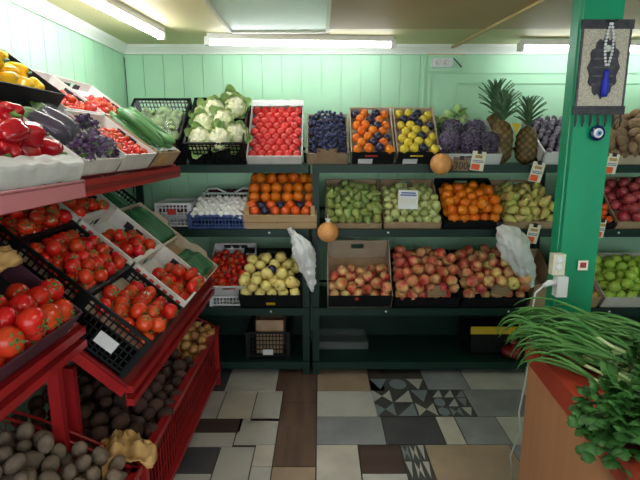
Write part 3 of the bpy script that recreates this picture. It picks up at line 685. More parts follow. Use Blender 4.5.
heaped('green_pear', M, W - .01, .39, .035, .0285, 'small dark green pear in the low brown carton', 'green pears in the low brown carton', 1.9, lambda: rot_lie(.7) if R.random() < .5 else rot_up(.5))
M, W = back(383, 441, 2, 33)
crate('fruit_box', 'low brown carton of pale green feijoas with a white price card', M, W, .4, .065, M_card, hf=.055, hb=.1, liner=(M_card, .03))
heaped('feijoa', M, W - .01, .39, .035, .029, 'pale green feijoa in the low brown carton', 'feijoas in the low brown carton', 1.9, rot_any, sc_var=.2)
t = thing('price_card', 'white printed price card standing among the feijoas', 'price card', T(at(408, 209, 3.0)) @ Rx(rad(-12)) @ Ry(rad(2)))
MB().box((-.062, 0, 0), (.06, .003, .118)).obj('card', M_white, t)
M_bluep = mat('blue_print', (60, 84, 160), rough=.6)
for z, a, b_ in [(.1, -.045, .045), (.086, -.05, .05)]: MB().box((a, -.002, z - .004), (b_, 0, z + .004)).obj('print_line', M_bluep, t)
for x in (-.04, -.014, .012, .036):
    b = MB(); b.box((x - .009, -.002, .03), (x - .005, 0, .062)); b.box((x + .005, -.002, .03), (x + .009, 0, .062)); b.box((x - .009, -.002, .058), (x + .009, 0, .062)); b.box((x - .009, -.002, .03), (x + .009, 0, .034)); b.obj('digit', M_frame, t)
M, W = back(442, 500, 2, 33)
crate('fruit_box', 'black carton heaped with oranges', M, W, .4, .07, M_blackb, hb=.11, liner=(M_blackb, .03))
heaped('orange', M, W - .012, .39, .032, .036, 'bright orange heaped in the black carton', 'oranges in the black carton', 1.9, rot_any, sc_var=.15)
M, W = back(501, 555, 2, 32)
crate('fruit_box', 'brown carton heaped with yellow green pears', M, W, .4, .06, M_card, hb=.1, liner=(M_card, .03))
heaped('pear', M, W - .012, .39, .03, .034, 'yellow green pear in the carton beside the oranges', 'pears in the carton beside the oranges', 1.8, lambda: rot_lie(.6) if R.random() < .6 else rot_up(.5))
M, W = back(576, 613, 2, 36)
crate('fruit_box', 'dark carton of small orange tomatoes half behind the pillar', M, W, .42, .05, M_blackb, hb=.1, liner=(M_blackb, .03))
fill('orange_tomato', M, W - .012, .2, .032, .0255, 'small orange tomato in the dark carton behind the pillar', 'orange tomatoes behind the pillar', 2, rot_any, .2)
fill('tomato', M @ T((0, .2, 0)), W - .012, .21, .032, .031, 'red tomato at the back of the dark carton behind the pillar', 'red tomatoes behind the pillar', 2, rot_any, .2)
M, W = back(614, 680, 2, 34)
crate('fruit_box', 'brown carton of dark red pomegranates at the end of the shelf', M, W, .42, .06, M_card, hb=.1, liner=(M_card, .03))
heaped('pomegranate', M, W - .012, .41, .03, .042, 'dark red pomegranate in the brown carton', 'pomegranates in the brown carton', 1.7, rot_any, sc_var=.2)

# ---- lower shelf
M, W = back(208, 253, 1, 38)
Mx = T((M.translation.x, 3.13, ZS[1]))
crate('white_crate', 'empty white crate beneath the white tomato crate', Mx, .29, .36, .075, M_white, 'slots')
M = T((M.translation.x, 3.115, ZS[1] + .08)) @ Rx(rad(36))
t = crate('white_crate', 'white slotted crate of red tomatoes beside the yellow apples', M, .3, .39, .1, M_white, 'grip', liner=(M_white, .045))
for x in (-.06, .0, .06): MB().box((x - .022, .379, .055), (x + .022, .383, .085)).obj('slot', M_ink, t)
heaped('tomato', M, .285, .37, .047, .026, 'red tomato in the white crate beside the yellow apples', 'tomatoes in the white crate by the yellow apples', 1.15, lambda: rot_front(.8), .82)
M, W = back(240, 302, 1, 36)
t = crate('fruit_box', 'black carton of yellow apples', M, W, .4, .13, M_blackb, hb=.15, liner=(M_blackb, .075))
MB().box((-.03, -.002, .03), (.03, 0, .055)).obj('logo', M_yellow, t)
heaped('yellow_apple', M, W - .012, .39, .077, .04, 'yellow apple heaped in the black carton', 'yellow apples in the black carton', 1.8, rot_any, 1.12, sc_var=.12)
inst('wrapped_fruit', M @ T((.015, .13, .245)), 'single dark wrapped fruit lying on top of the yellow apples', None)
M, W = back(327, 392, 1, 34)
crate('fruit_box', 'black fronted carton with high brown back, half full of red apples', M, W, .42, .12, M_cardl, mf=M_blackb, hb=.22, liner=(M_card, .05))
heaped('apple', M, W - .014, .3, .052, .039, 'red and yellow apple in the half full carton', 'apples in the half full carton', 1.6, rot_any, 1.1, sc_var=.18)
M, W = back(393, 459, 1, 34)
t = crate('fruit_box', 'black carton of red apples with a brown price card, beside the half full one', M, W, .44, .1, M_blackb, liner=(M_blackb, .05)); t.name = 'fruit_box'
heaped('red_apple', M, W - .014, .43, .052, .041, 'red apple in the heap over the middle black carton', 'red apples in the middle black carton', 2.6, rot_any, 1.14, sc_var=.22, alt=lambda i: ('apple', 'red apple in the heap over the middle black carton', 'red apples in the middle black carton') if i % 2 == 0 else None)
M, W = back(460, 526, 1, 34)
crate('fruit_box', 'black carton of red and yellow apples under the white bag', M, W, .44, .1, M_blackb, liner=(M_blackb, .05))
heaped('apple', M, W - .014, .43, .052, .041, 'red and yellow apple in the carton under the white bag', 'apples in the carton under the white bag', 2.5, rot_any, 1.14, sc_var=.22, alt=lambda i: ('yellow_apple', 'pale yellow apple among the red ones under the white bag', 'yellow apples under the white bag') if i % 7 == 0 else None)
for (px, py, rz, lb) in [(437, 296, 2, 'brown price card propped on the middle black apple carton'), (500, 294, -8, 'brown price card leaning on the apple carton under the white bag')]:
    t = thing('price_card', lb, 'price card', T(at(px, py + 1, 3.015)) @ Rz(rad(rz)) @ Rx(rad(-6)) @ Ry(rad(-rz * 1.2)))
    MB().box((-.06, 0, 0), (.06, .003, .075)).obj('card', M_brownp, t)
    for z in (.02, .04, .056): MB().box((-.04, -.0015, z - .003), (.04, 0, z + .003)).obj('print_line', M_dwood, t)
M, W = back(528, 549, 1, 24)
crate('fruit_box', 'narrow brown carton standing between the white bag and the green pillar', M, W, .34, .2, M_card, hb=.24, liner=(M_cardl, .05))
M, W = back(569, 598, 1, 30)
crate('fruit_box', 'brown carton of onions behind the pillar, beside the green apples', M, W, .4, .1, M_card, hb=.2, liner=(M_cardl, .05))
heaped('onion', M, W - .014, .38, .053, .032, 'brown onion in the carton behind the pillar', 'onions behind the pillar', 1.5)
M, W = back(600, 672, 1, 32)
crate('fruit_box', 'pale grey carton heaped with green apples', M, W, .42, .1, M_whitec, liner=(M_whitec, .05))
heaped('green_apple', M, W - .014, .41, .052, .039, 'green apple in the pale grey carton', 'green apples in the pale grey carton', 1.9, rot_any, 1.07, sc_var=.15)
# ---- bottom shelf
t = crate('plastic_crate', 'black plastic crate with a white label, alone on the bottom shelf', T((-.36, 3.15, ZS[0] + .003)), .3, .34, .19, M_black, 'slots')
MB().box((-.035, -.006, .025), (.035, -.002, .065)).obj('label_sticker', M_white, t)
t = thing('cardboard_box', 'small brown carton standing in the black crate on the bottom shelf', 'box', T((-.35, 3.2, ZS[0] + .011)))
for q in [(-.1, 0, .1, .005), (-.1, .2, .1, .205), (-.1, 0, -.095, .205), (.095, 0, .1, .205)]: MB().box((q[0], q[1], 0), (q[2], q[3], .25)).obj('side_panel', M_card, t)
MB().box((-.1, 0, 0), (.1, .205, .004)).obj('base', M_card, t)
t = crate('clear_tray', 'flat clear plastic tray at the back of the bottom shelf', T((.17, 3.3, ZS[0] + .001)), .36, .26, .055, M_glass)
t = crate('plastic_crate', 'black crate with a yellow rim band at the back of the bottom shelf', T((1.24, 3.22, ZS[0] + .001)), .36, .28, .2, M_black)
MB().box((-.182, -.004, .15), (.182, 0, .205)).obj('rim_band', M_yellow, t, 'yellow band along the rim')
t = thing('red_bag', 'small red bag in front of the yellow banded crate on the bottom shelf', 'bag', T((1.34, 3.16, ZS[0] + .001)))
MB().lathe(sphere_prof(.06, 10), 14, T((0, 0, .045)), fn=lambda p, a, tt: wob(Vector((p.x * 1.2, p.y, p.z * .75)), 20, .4, 5)).obj('bag_body', M_redd, t)
MB().lathe([(.01, .08), (.012, .1), (.03, .125)], 8).obj('bag_neck', M_redd, t)

# ---- hung on the shelf fronts
def ptag(px, py, Y, w, h, rot, label, style):
    t = thing('hanging_price_tag', label, 'price tag', T(at(px, py, Y)) @ Ry(rad(rot)) @ Rx(rad(6)))
    MB().box((-w / 2, 0, -h / 2), (w / 2, .002, h / 2)).obj('card', M_paper if style != 'brown' else M_brownp, t)
    if style == 'brown':
        cu = bpy.data.curves.new('number', 'FONT'); cu.body = '300'; cu.size = .062; cu.align_x = 'CENTER'; cu.align_y = 'CENTER'; cu.extrude = .0008
        tmp = bpy.data.objects.new('tmp', cu); me = bpy.data.meshes.new_from_object(tmp); bpy.data.objects.remove(tmp); bpy.data.curves.remove(cu); me.materials.clear(); me.materials.append(M_ink)
        o = bpy.data.objects.new('number', me); COL.objects.link(o); o.parent = t; o.location = (0, -.001, -.012); o.rotation_euler = (PI / 2, 0, 0)
        MB().box((-w * .4, -.0015, h * .32), (w * .4, 0, h * .36)).obj('print_line', M_bluep, t)
    else:
        MB().box((-w * .42, -.0015, -h * .46), (w * .2, 0, -h * .16)).obj('price_sticker', M_orangep, t)
        for z in (.02, -.06): MB().box((-w * .4, -.0015, h * z - .002), (w * .4, 0, h * z + .002)).obj('print_line', M_bluep, t)
        b = MB()
        for s in (-1, 0, 1): b.lathe([(.003, 0), (.0085, .006), (.009, .014), (.003, .02)], 8, T((s * .015, -.001, h * .14)) @ Matrix.Diagonal((1, .2, 1, 1)))
        b.obj('fruit_emblem', M_tan, t)
    MB().box((-.012, -.006, h / 2 - .016), (.012, .004, h / 2 + .008)).obj('clip', M_ink, t)
ptag(461, 164, 3.07, .098, .085, 3, 'brown price tag numbered 300 on the top shelf edge', 'brown')
ptag(478, 161, 3.06, .085, .12, 6, 'white price tag with orange sticker next to the brown numbered tag', 'w')
ptag(537, 172, 3.06, .078, .125, 10, 'white price tag with orange sticker below the foam box', 'w')
ptag(533, 234, 3.06, .075, .125, 8, 'white price tag on the middle shelf edge beside the hanging white bag', 'w')
ptag(612, 164, 3.06, .07, .125, 6, 'white price tag with orange sticker under the tan potatoes', 'w')
ptag(601, 229, 3.06, .05, .12, 3, 'white price tag under the orange tomatoes, half behind the pillar', 'w')
def hung(px, py, label, red):
    p = at(px, py, 3.0); t = thing('pomelo', label, 'pomelo', T(p)); r = .066
    MB().lathe(sphere_prof(r, 14, .98), 24, fn=lambda p, a, tt: wob(p, 9, .04, px)).obj('fruit_body', M_pomelo, t)
    if red: MB().grid(6, 6, lambda u, v: Vector((r * 1.012 * math.cos((u - .75) * 1.3) , -r * 1.012 * math.sin(.25 + u * .9) * .8, (v - .5) * r * .8)).normalized() * r * 1.03).obj('price_sticker', M_orangep, t, 'orange sticker')
    MB().tube([(0, .0, r * .95), (0, .02, r + .03), (0, .092, r + .05)], .0025, 6).obj('string', M_white, t)
    MB().lathe([(.012, r * .9), (.01, r * 1.05), (.022, r * 1.3)], 9).obj('net_knot', M_white if not red else M_ink, t)
hung(441, 164, 'pomelo with an orange sticker hanging at the top shelf edge', True)
hung(328, 232, 'pomelo with a white net knot hanging at the middle shelf edge', False)
def bagroll(pts, rs, label, dark):
    P3 = [at(x, y, Y) for x, y, Y in pts]; t = thing('plastic_bag', label, 'plastic bag', T(P3[0]))
    pp = [p - P3[0] for p in P3]; b = MB(); n = 40; pts2 = []; rr = []
    for i in range(n + 1):
        s = i / n * (len(pp) - 1); k = min(int(s), len(pp) - 2); f = s - k; pts2.append(pp[k].lerp(pp[k + 1], f)); rr.append(rs[k] * (1 - f) + rs[k + 1] * f)
    b.tube(pts2, rr, 36); b.v = [tuple(pts2[min(q // 36, n)] + (Vector(v) - pts2[min(q // 36, n)]) * (1 + .14 * math.sin(5 * (q % 36) * PI / 18 + q / 150) * math.sin((q % 36) * PI / 18 + .7) + .1 * math.sin(11 * (q % 36) * PI / 18 - q / 90))) for q, v in enumerate(b.v)]; b.v = [tuple(Vector(v) * 1 + Vector((.016 * noise.noise(Vector(v) * 34), .016 * noise.noise(Vector(v) * 34 + Vector((9, 0, 0))), .004 * noise.noise(Vector(v) * 42)))) for v in b.v]
    b.obj('bag_body', M_bag, t)
    MB().tube([pp[0] + Vector((-.012, 0, .02)), pp[0], pp[0] + Vector((.01, 0, -.02))], [.02, .014, .022], 9).obj('bag_tie', M_ink if dark else M_white, t)
    MB().tube([pp[0], pp[0] + Vector((0, .05, .02)), pp[0] + Vector((0, .1, .02))], .004, 6).obj('hook', M_fix, t)
bagroll([(291, 231, 3.03), (297, 240, 3.02), (303, 250, 3.0), (308, 268, 3.02), (311, 282, 3.04), (312, 292, 3.05)], [.012, .04, .062, .048, .026, .006], 'crumpled white plastic bag hanging at the shelf post above the yellow apples', False)
bagroll([(500, 226, 3.03), (508, 236, 3.0), (515, 248, 2.98), (522, 264, 3.0), (528, 278, 3.02), (531, 287, 3.04)], [.02, .075, .085, .068, .04, .012], 'crumpled white plastic bag hanging with a dark tie beside the green pillar', True)
#PART3
# ------------------------------------------------------------------ red sloped rack along the left wall
def left(O, tilt, s, yc, h=0):
    a = rad(tilt); return T((O[0] - math.cos(a) * s + math.sin(a) * h, yc, O[1] + math.sin(a) * s + math.cos(a) * h)) @ Rz(PI / 2) @ Rx(a)
OM, TM = (-.712, .722), 41
ON = (-.825, .95)
OT, TT_ = (-.83, 1.445), 37
def rack(Y0, Y1, xm, label, sm, zup=0, Y2=None):
    """a section of the red rack: legs, top tray, middle tray and wire bin"""
    t = thing('display_rack', label, 'rack', T((-1.38, Y0, 0)), 'red display rack sections'); o = Vector((1.38, -Y0, 0))
    def add(b, name, m, lab=None): b.v = [tuple(Vector(v) + o) for v in b.v]; return b.obj(name, m, t, lab)
    am = rad(TM); zm = OM[1] + (OM[0] - xm) * math.tan(am) + zup; Yt = Y2 or Y1
    for y in (Y0 + .02, Y1 - .04):
        if sm == (y > Y0 + .1) or y > 2: add(MB().box((-.94, y, 0), (-.9, y + .03, zm + .05)), 'leg', M_red)
        add(MB().box((-1.405, y, 0), (-1.378, y + .03, 1.78)), 'upright', M_redd)
        add(MB().box((-.69, y, 0), (-.66, y + .03, .40)), 'leg', M_red)
    # sloped trays: a thin sheet with two edge rails
    for (ox, oz, ta, ln, nm) in ((xm, zm, am, .93 - (OM[0] - xm) / math.cos(am) - .04, 'middle_tray'), (OT[0], OT[1], rad(TT_), .68, 'top_tray')):
        ye = Yt if nm == 'top_tray' else Y1; M = T((ox, (Y0 + ye) / 2, oz)) @ Rz(PI / 2) @ Rx(ta); w = ye - Y0
        add(MB().box((-w / 2, .0, -.012), (w / 2, ln, -.004), M), nm, M_redd)
        for s in (-1, 1): add(MB().box((s * w / 2 - .012, -.01, -.05), (s * w / 2 + .012, ln, -.012), M), 'side_rail', M_red)
    for z in (zm - .085, zm - .035): add(MB().box((xm - .012, Y0, z), (xm + .016, Y1, z + .026)), 'front_rail', M_red)
    add(MB().box((xm - .014, Y0, zm - .09), (xm - .01, Y1, zm + .0)), 'rail_back', M_redd)
    add(MB().box((OT[0] - .01, Y0, OT[1] - .07), (OT[0] + .02, Yt, OT[1] - .012)), 'front_rail', M_red)
    add(MB().box((OT[0] + .02, Y0, OT[1] - .052), (OT[0] + .024, Yt, OT[1] - .03)), 'price_strip', M_rail if sm else M_redd)
    # wire bin
    def wires(b, P, n, m, r=.0022):
        A, B, C, D = [Vector(p) for p in P]
        for i in range(n + 1): f = i / n; b.tube([A.lerp(B, f), D.lerp(C, f)], r, 5, cap=False)
        for j in range(m + 1): f = j / m; b.tube([A.lerp(D, f), B.lerp(C, f)], r, 5, cap=False)
    b = MB(); wires(b, [(-.672, Y0, .1), (-.672, Y1, .1), (-.672, Y1, .385), (-.672, Y0, .385)], int((Y1 - Y0) / .035), 3); add(b, 'front_wires', M_red)
    for y in (Y0 + .005, Y1 - .005):
        b = MB(); wires(b, [(-.672, y, .1), (-1.3, y, .18), (-1.3, y, .6), (-.672, y, .385)], 18, 2); add(b, 'end_wires', M_red)
        add(MB().tube([(-.672, y, .388), (-1.02, y, .56), (-1.32, y, .66)], .006, 6), 'end_rim', M_red)
    add(MB().box((-.685, Y0, .375), (-.652, Y1, .40)), 'bin_rim', M_red)
    add(MB().box((-.685, Y0, .085), (-.655, Y1, .11)), 'bin_foot_rail', M_red)
    add(MB().add([(-.68, Y0, .1), (-.68, Y1, .1), (-1.35, Y1, .16), (-1.35, Y0, .16)], [(0, 1, 2, 3)]), 'bin_floor', M_redd)
    return t
rack(.5, 1.585, ON[0], 'near section of the red rack holding large tomatoes, peppers and the dusty potatoes', True, ON[1] - OM[1] - (OM[0] - ON[0]) * math.tan(rad(TM)))
rk = rack(1.62, 3.0, -.692, 'far section of the red rack holding crates of tomatoes and cucumbers', False, 0, 2.83)
t = thing('price_rail', 'pink plastic price rail clipped on the near red rack edge', 'price rail', T((OT[0] + .028, 0, OT[1] - .036)))
MB().box((0, .5, -.028), (.007, 1.645, .022)).obj('strip', M_rail, t)
MB().tube([(.006, .5, .024), (.006, 1.645, .024)], .006, 6).obj('rail_edge', M_rail, t)

# middle tray: three crates along, three up the slope
def wprint(c, W, L, H):
    for x in (-.05, .05):
        b = MB(); b.box((x - .032, L - .008, H * .5), (x + .032, L - .0065, H * .78)); b.obj('hand_slot', M_ink, c)
    rr = random.Random(W)
    for s in (-1, 1):
        b = MB()
        for i in range(7): x0 = -.15 + i * .045; b.box((s * W / 2 - .002, L / 2 + x0 * .8, H * .76), (s * W / 2 + .001, L / 2 + x0 * .8 + .022, H * .93))
        b.obj('side_print', M_redp if s < 0 else M_ink, c)
        b = MB(); b.box((s * (W / 2 - .011) - .001, L * .35, H * .72), (s * (W / 2 - .011) + .001, L * .5, H * .9)); b.box((s * (W / 2 - .011) - .001, L * .55, H * .72), (s * (W / 2 - .011) + .001, L * .7, H * .9)); b.obj('hand_slot', M_ink, c)
def rows_left(base): return lambda lb, k, j, i: f"{base}, {ORD[i]} along in the {ORD[j]} row up"
LL, CW = .288, .385
def black_tom(s, yc, lab, nm, grp, n=.03, layers=1, sc_=None):
    M = left(OM, TM, s, yc); c = crate('plastic_crate', lab, M, CW, LL, .18, M_black, 'slots', liner=(M_cardl, .12))
    MB().box((-CW / 2 - .004, .09, .05), (-CW / 2 - .001, .17, .1)).obj('end_label', M_white, c)
    heaped('tomato', M, CW - .016, LL - .012, .122, n, nm, grp, layers, lambda: Rx(rad(30)) @ rot_up(.8), sc_, g=(0, -.3, -1))
black_tom(0, 1.82, 'black slotted crate of tomatoes at the lower near corner of the sloped rack', 'red tomato in the lower black crate', 'tomatoes in the lower black crate',   .032, 1.12, 1.02)
black_tom(.288, 1.82, 'black crate of ribbed tomatoes above the lower black crate', 'ribbed red tomato in the second black crate up the rack', 'tomatoes in the second black crate', .029, 1.6, .93)
black_tom(.574, 1.82, 'black crate of tomatoes in the shade under the top tray', 'shaded red tomato in the uppermost black crate', 'tomatoes in the uppermost black crate', .03, 1.25, .95)
def white_tom(s, yc, lab, nm, grp):
    M = left(OM, TM, s, yc); c = crate('white_crate', lab, M, CW, LL, .2, M_whitec, 'solid', side='grip', liner=(M_whitec, .115), th=.011); wprint(c, CW, LL, .2)
    heaped('tomato', M, CW - .016, LL - .024, .117, .031, nm, grp, 1.0, lambda: Rx(rad(30)) @ rot_up(.8), 1.0, g=(0, -.6, -1))
white_tom(0, 2.22, 'white printed crate of tomatoes at the lower edge of the sloped rack', 'red tomato in the lower white printed crate', 'tomatoes in the lower white crate')
white_tom(.288, 2.22, 'white printed crate of tomatoes, second up the sloped rack', 'red tomato in the second white printed crate', 'tomatoes in the second white crate')
white_tom(.574, 2.22, 'white printed crate of tomatoes under the top tray, third up the slope', 'red tomato in the third white printed crate', 'tomatoes in the third white crate')
def cuke_box(s, yc, lab, nm, grp, kind, n, layer, rz, W=.36):
    M = left(OM, TM, s, yc); c = crate('cardboard_box', lab, M, W, LL, .175, M_cardl, 'solid', side='grip', liner=(M_card, .11))
    for s_ in (-1, 1):
        b = MB(); b.prism([(.0, .175), (LL * .3, .175), (LL * .36, .193), (LL * .64, .193), (LL * .7, .175)], 'x', s_ * W / 2 - .006 * (s_ > 0), s_ * W / 2 + .006 * (s_ < 0)); b.obj('flap', M_cardl, c)
    for k in range(layer):
        for i in range(n):
            f = (i + .5) / n
            if rz: p = (-W / 2 + .012 + (W - .024) * f, LL * .5, .13 + .028 * k); q = Rz(PI / 2 + R.uniform(-.06, .06))
            else: p = (R.choice((-.085, .085)) if W > .3 else 0, .02 + (LL - .04) * f, .07 + .02 * k); q = Rz(R.uniform(-.1, .1))
            inst(kind, M @ T(p) @ q @ Rx(R.uniform(0, 6)), nm, grp)
cuke_box(0, 2.6, 'low carton of short cucumbers at the far lower corner of the sloped rack', 'short green cucumber in the far lower carton', 'short cucumbers in the far lower carton', 'short_cucumber', 9, 1, True)
M = left(OM, TM, 0, 2.6)
for i in range(9): inst('short_cucumber', M @ T((-.15 + i * .037, .09, .158)) @ Rz(PI / 2 + R.uniform(-.1, .1)), 'short green cucumber in the far lower carton', 'short cucumbers in the far lower carton')
cuke_box(.288, 2.6, 'low carton of long dark cucumbers, second up the far end of the rack', 'long dark green cucumber in the second far carton', 'long cucumbers in the second far carton', 'long_cucumber', 10, 2, True)
M = left(OM, TM, .574, 2.62)
crate('plastic_crate', 'black plastic crate of dark greens at the far upper end of the rack', M, .36, LL, .165, M_black, 'slots', liner=(M_black, .1))
for i in range(8): inst('long_cucumber', M @ T((-.14 + i * .04, .14, .118)) @ Rz(PI / 2), 'long dark green cucumber in the black far crate', 'cucumbers in the black far crate')

# near middle tray: large tomatoes
sN = (OM[0] + .815) / math.cos(rad(TM))
sN = 0
M = left(ON, TM, sN, 1.275)
c = crate('cardboard_box', 'purple edged carton of large tomatoes on the near rack', M, .42, .27, .1, mat('purple_card', (84, 40, 58), (70, 32, 48), 10, .6), liner=(M_blackb, .03))
heaped('tomato', M, .405, .256, .035, .0375, 'large ripe tomato in the purple edged carton on the near rack', 'large tomatoes in the purple edged carton', 1.3, lambda: Rx(rad(30)) @ rot_up(.7), 1.18, g=(0, -.5, -1))
M = left(ON, TM, sN + .28, 1.31)
crate('plastic_crate', 'dark plastic crate above the large tomatoes on the near rack', M, .42, .28, .1, M_black, 'slots', liner=(M_black, .04))
fill('tomato', M, .4, .27, .042, .031, 'red tomato in the dark crate above the large tomatoes', 'tomatoes in the dark crate above the large ones', 1, lambda: rot_up(.9), .2)
t = thing('crumpled_paper', 'crumpled tan paper lying on the large tomatoes', 'paper', left(ON, TM, sN + .24, 1.26, .17))
MB().grid(16, 8, lambda u, v: Vector(((u - .5) * .24, (v - .5) * .07, .02 * math.sin(3 * v) + .022 * noise.noise(Vector((u * 5, v * 4, 2)))))).obj('sheet', M_tan, t)
t.children[0].modifiers.new('s', 'SOLIDIFY').thickness = .004
t = thing('price_card', 'round white card beside the tan paper on the near rack', 'price card', left(ON, TM, sN + .25, 1.18, .2))
MB().lathe([(.002, 0), (.04, 0), (.04, .004), (.002, .004)], 20).obj('card', M_white, t)

# top tray
def topM(s, yc, h=0): return left(OT, TT_, s, yc, h)
M = topM(0, 1.36)
c = crate('white_crate', 'white box of glossy red peppers lined with plastic film', M, .54, .33, .055, M_whitec, liner=(M_whitec, .012))
PP = [(-.2, .085), (-.1, .09), (.0, .085), (.1, .09), (.2, .085), (-.16, .16), (-.05, .17), (.06, .17), (.17, .165), (-.2, .26), (-.1, .27), (.01, .265), (.12, .27), (.22, .26)]
for i, (x, y) in enumerate(PP): inst('red_pepper', M @ T((x, y, .05 + R.uniform(0, .01))) @ Rz(R.uniform(-.9, .9) + (PI if i % 3 == 0 else 0)) @ Rx(rad(R.uniform(55, 95))), 'glossy red pepper with green stem in the film lined box', 'red peppers in the film lined box', R.uniform(.8, .95))
for i, (x, y) in enumerate([(-.16, .12), (-.03, .22), (-.14, .22), (.08, .1), (.14, .2), (.0, .1)]): inst('red_pepper', M @ T((x, y, .1)) @ Rz(R.uniform(0, 6)) @ Rx(rad(70)), 'glossy red pepper lying on top of the pepper heap', 'red peppers on top of the heap', .85)
film(c, lambda u, v: Vector(((u - .5) * .545, .035 - .06 * v + .006 * noise.noise(Vector((u * 14, v * 4, 4))), .07 - .06 * max(0, (v - .68) / .32) + .008 * noise.noise(Vector((u * 11, v * 3, 9))))), M_filmw, 30, 12, 'plastic_liner')
M = topM(0, 1.81)
c = crate('white_crate', 'white box of wrapped aubergines and purple leaves', M, .33, .3, .07, M_whitec, liner=(M_whitec, .02))
for i, (x, y, rz) in enumerate([(-.08, .2, .5), (.05, .235, .3)]): inst('aubergine', M @ T((x, y, .062)) @ Rz(rz) @ Rx(rad(-84)), ('dark aubergine wrapped in film beside the red peppers', 'dark aubergine behind the purple leaves')[i], None, .95)
def wrapball(M, r, label, sq=1.0):
    t = thing('plastic_wrap', label, 'plastic film', M)
    MB().lathe(sphere_prof(r, 12), 18, fn=lambda p, a, tt: wob(Vector((p.x, p.y * sq, p.z)), 16, .22, r * 99)).obj('sheet', M_film, t)
wrapball(M @ T((-.08, .19, .075)) @ Rz(.5), .066, 'clear crinkled film around the wrapped aubergine', 1.45)
leafy('leaf_bunch', M @ T((.0, .07, .08)), 'bunch of purple leaves at the near edge of the aubergine box', 'herb bunch', M_basil, 90, .042, 11, .024)
leafy('leaf_bunch', M @ T((.12, .06, .06)), 'bunch of purple leaves beside the cherry tomatoes', 'herb bunch', M_basil, 80, .04, 12, .024)
wrapball(M @ T((.02, .075, .075)), .072, 'clear crinkled film around the purple leaf bunches', 1.0)
leafy('leaf_bunch', M @ T((.06, .15, .11)), 'dark purple leaf bunch in film above the other purple bunches', 'herb bunch', M_basil, 90, .034, 13, .02)
leafy('leaf_bunch', M @ T((-.1, .05, .06)), 'green and purple leaf bunch beside the red peppers', 'herb bunch', M_basil, 70, .038, 14, .024)
def cherry(s, yc, W, lab, nm, grp, L=.3):
    M = topM(s, yc); c = crate('white_crate', lab, M, W, L, .085, M_whitec, side='grip', liner=(M_whitec, .04)); wprint(c, W, L, .085)
    heaped('cherry_tomato', M, W - .02, L - .06, .042, .0172, nm, grp, .95, rot_any, g=(0, -.3, -1))
cherry(0, 2.17, .37, 'white printed crate of cherry tomatoes at the top tray edge', 'cherry tomato in the white crate at the tray edge', 'cherry tomatoes at the tray edge')
cherry(.31, 2.21, .36, 'white printed crate of cherry tomatoes beside the black yellow pepper tray', 'cherry tomato in the crate beside the yellow peppers', 'cherry tomatoes beside the yellow peppers')
cherry(.31, 2.6, .4, 'white printed crate of cherry tomatoes against the wall, behind the cucumbers', 'cherry tomato in the crate behind the cucumbers', 'cherry tomatoes behind the cucumbers')
M = topM(0, 2.56)
c = crate('cardboard_box', 'brown carton heaped with long cucumbers at the far end of the top tray', M, .38, .3, .09, M_card, side='solid', liner=(M_cardl, .04))
MB().box((-.12, -.002, .02), (-.02, 0, .07)).obj('label_sticker', M_tan, c)
film(c, lambda u, v: Vector(((u - .5) * .36, .01 + .075 * v, .095 - .02 * v + .01 * noise.noise(Vector((u * 7, v * 4, 2))))), M_filmw, 16, 6, 'paper_liner')
for i in range(11):
    k = i // 6; x = -.14 + (i % 6) * .056 + .02 * k
    inst('cucumber', M @ T((x + R.uniform(-.012, .012), .165 + R.uniform(-.02, .03), .07 + .045 * k + R.uniform(0, .015))) @ Rz(PI / 2 + R.uniform(-.2, .2) - .15 * k) @ Rx(R.uniform(0, 6)), 'long green cucumber heaped in the brown carton', 'long cucumbers in the brown carton', R.uniform(.9, 1))
M = topM(.335, 1.79)
c = crate('black_tray', 'black carton tray of yellow peppers against the left wall', M, .46, .28, .13, M_blackb, liner=(M_cardl, .05))
YP = [(-.15, .06), (-.05, .065), (.05, .06), (.14, .07), (-.12, .15), (-.02, .16), (.08, .15), (.16, .17), (-.15, .23), (-.05, .235), (.05, .23), (.14, .24)]
for i, (x, y) in enumerate(YP): inst('yellow_pepper', M @ T((x, y, .095 + R.uniform(0, .012))) @ Rz(R.uniform(0, 6)) @ Rx(rad(R.uniform(60, 95))), 'bright yellow pepper in the black tray', 'yellow peppers in the black tray', .95)
for i, (x, y) in enumerate([(-.15, .11), (-.07, .13), (-.12, .2), (-.02, .21)]): inst('yellow_pepper', M @ T((x, y, .145)) @ Rz(R.uniform(0, 6)) @ Rx(rad(70)), 'bright yellow pepper on top of the yellow heap', 'yellow peppers on top of the heap', 1.0)

# bins
def binM(yc, z=.34): return T((-.69, yc, z)) @ Rz(PI / 2) @ Rx(rad(22))
M = binM(1.1, .335)
heaped('dusty_potato', M, .94, .58, .0, .034, 'dusty grey potato in the near red wire bin', 'dusty potatoes in the near wire bin', 1.9, rot_any, sc_var=.3, g=(0, -.1, -1))
M2 = binM(2.1, .28)
heaped('beetroot', M2, .9, .56, .0, .036, 'dark earthy beetroot in the far red wire bin', 'beetroots in the far wire bin', 1.8, rot_any, sc_var=.3, g=(0, -.1, -1))
M3 = binM(2.77, .3)
heaped('onion', M3, .4, .56, .0, .032, 'brown onion at the far end of the red wire bin', 'onions in the far wire bin', 1.9, rot_any, sc_var=.25, g=(0, -.1, -1))
t = thing('paper_bag', 'crumpled tan paper bag lying on the dusty potatoes at the bin corner', 'paper bag', T(at(122, 452, 1.62)) @ Rz(rad(25)))
def pbag(u, v):
    n = noise.noise(Vector((u * 6, v * 6, 5))); return Vector(((u - .5) * .19 * (1 + .25 * math.sin(5 * v)), (v - .5) * .17 - .02 * n, .05 * math.sin(PI * u) * (1 - .3 * v) + .035 * n + .02 * abs(noise.noise(Vector((u * 11, v * 9, 1)))) - .04 * (v < .3)))
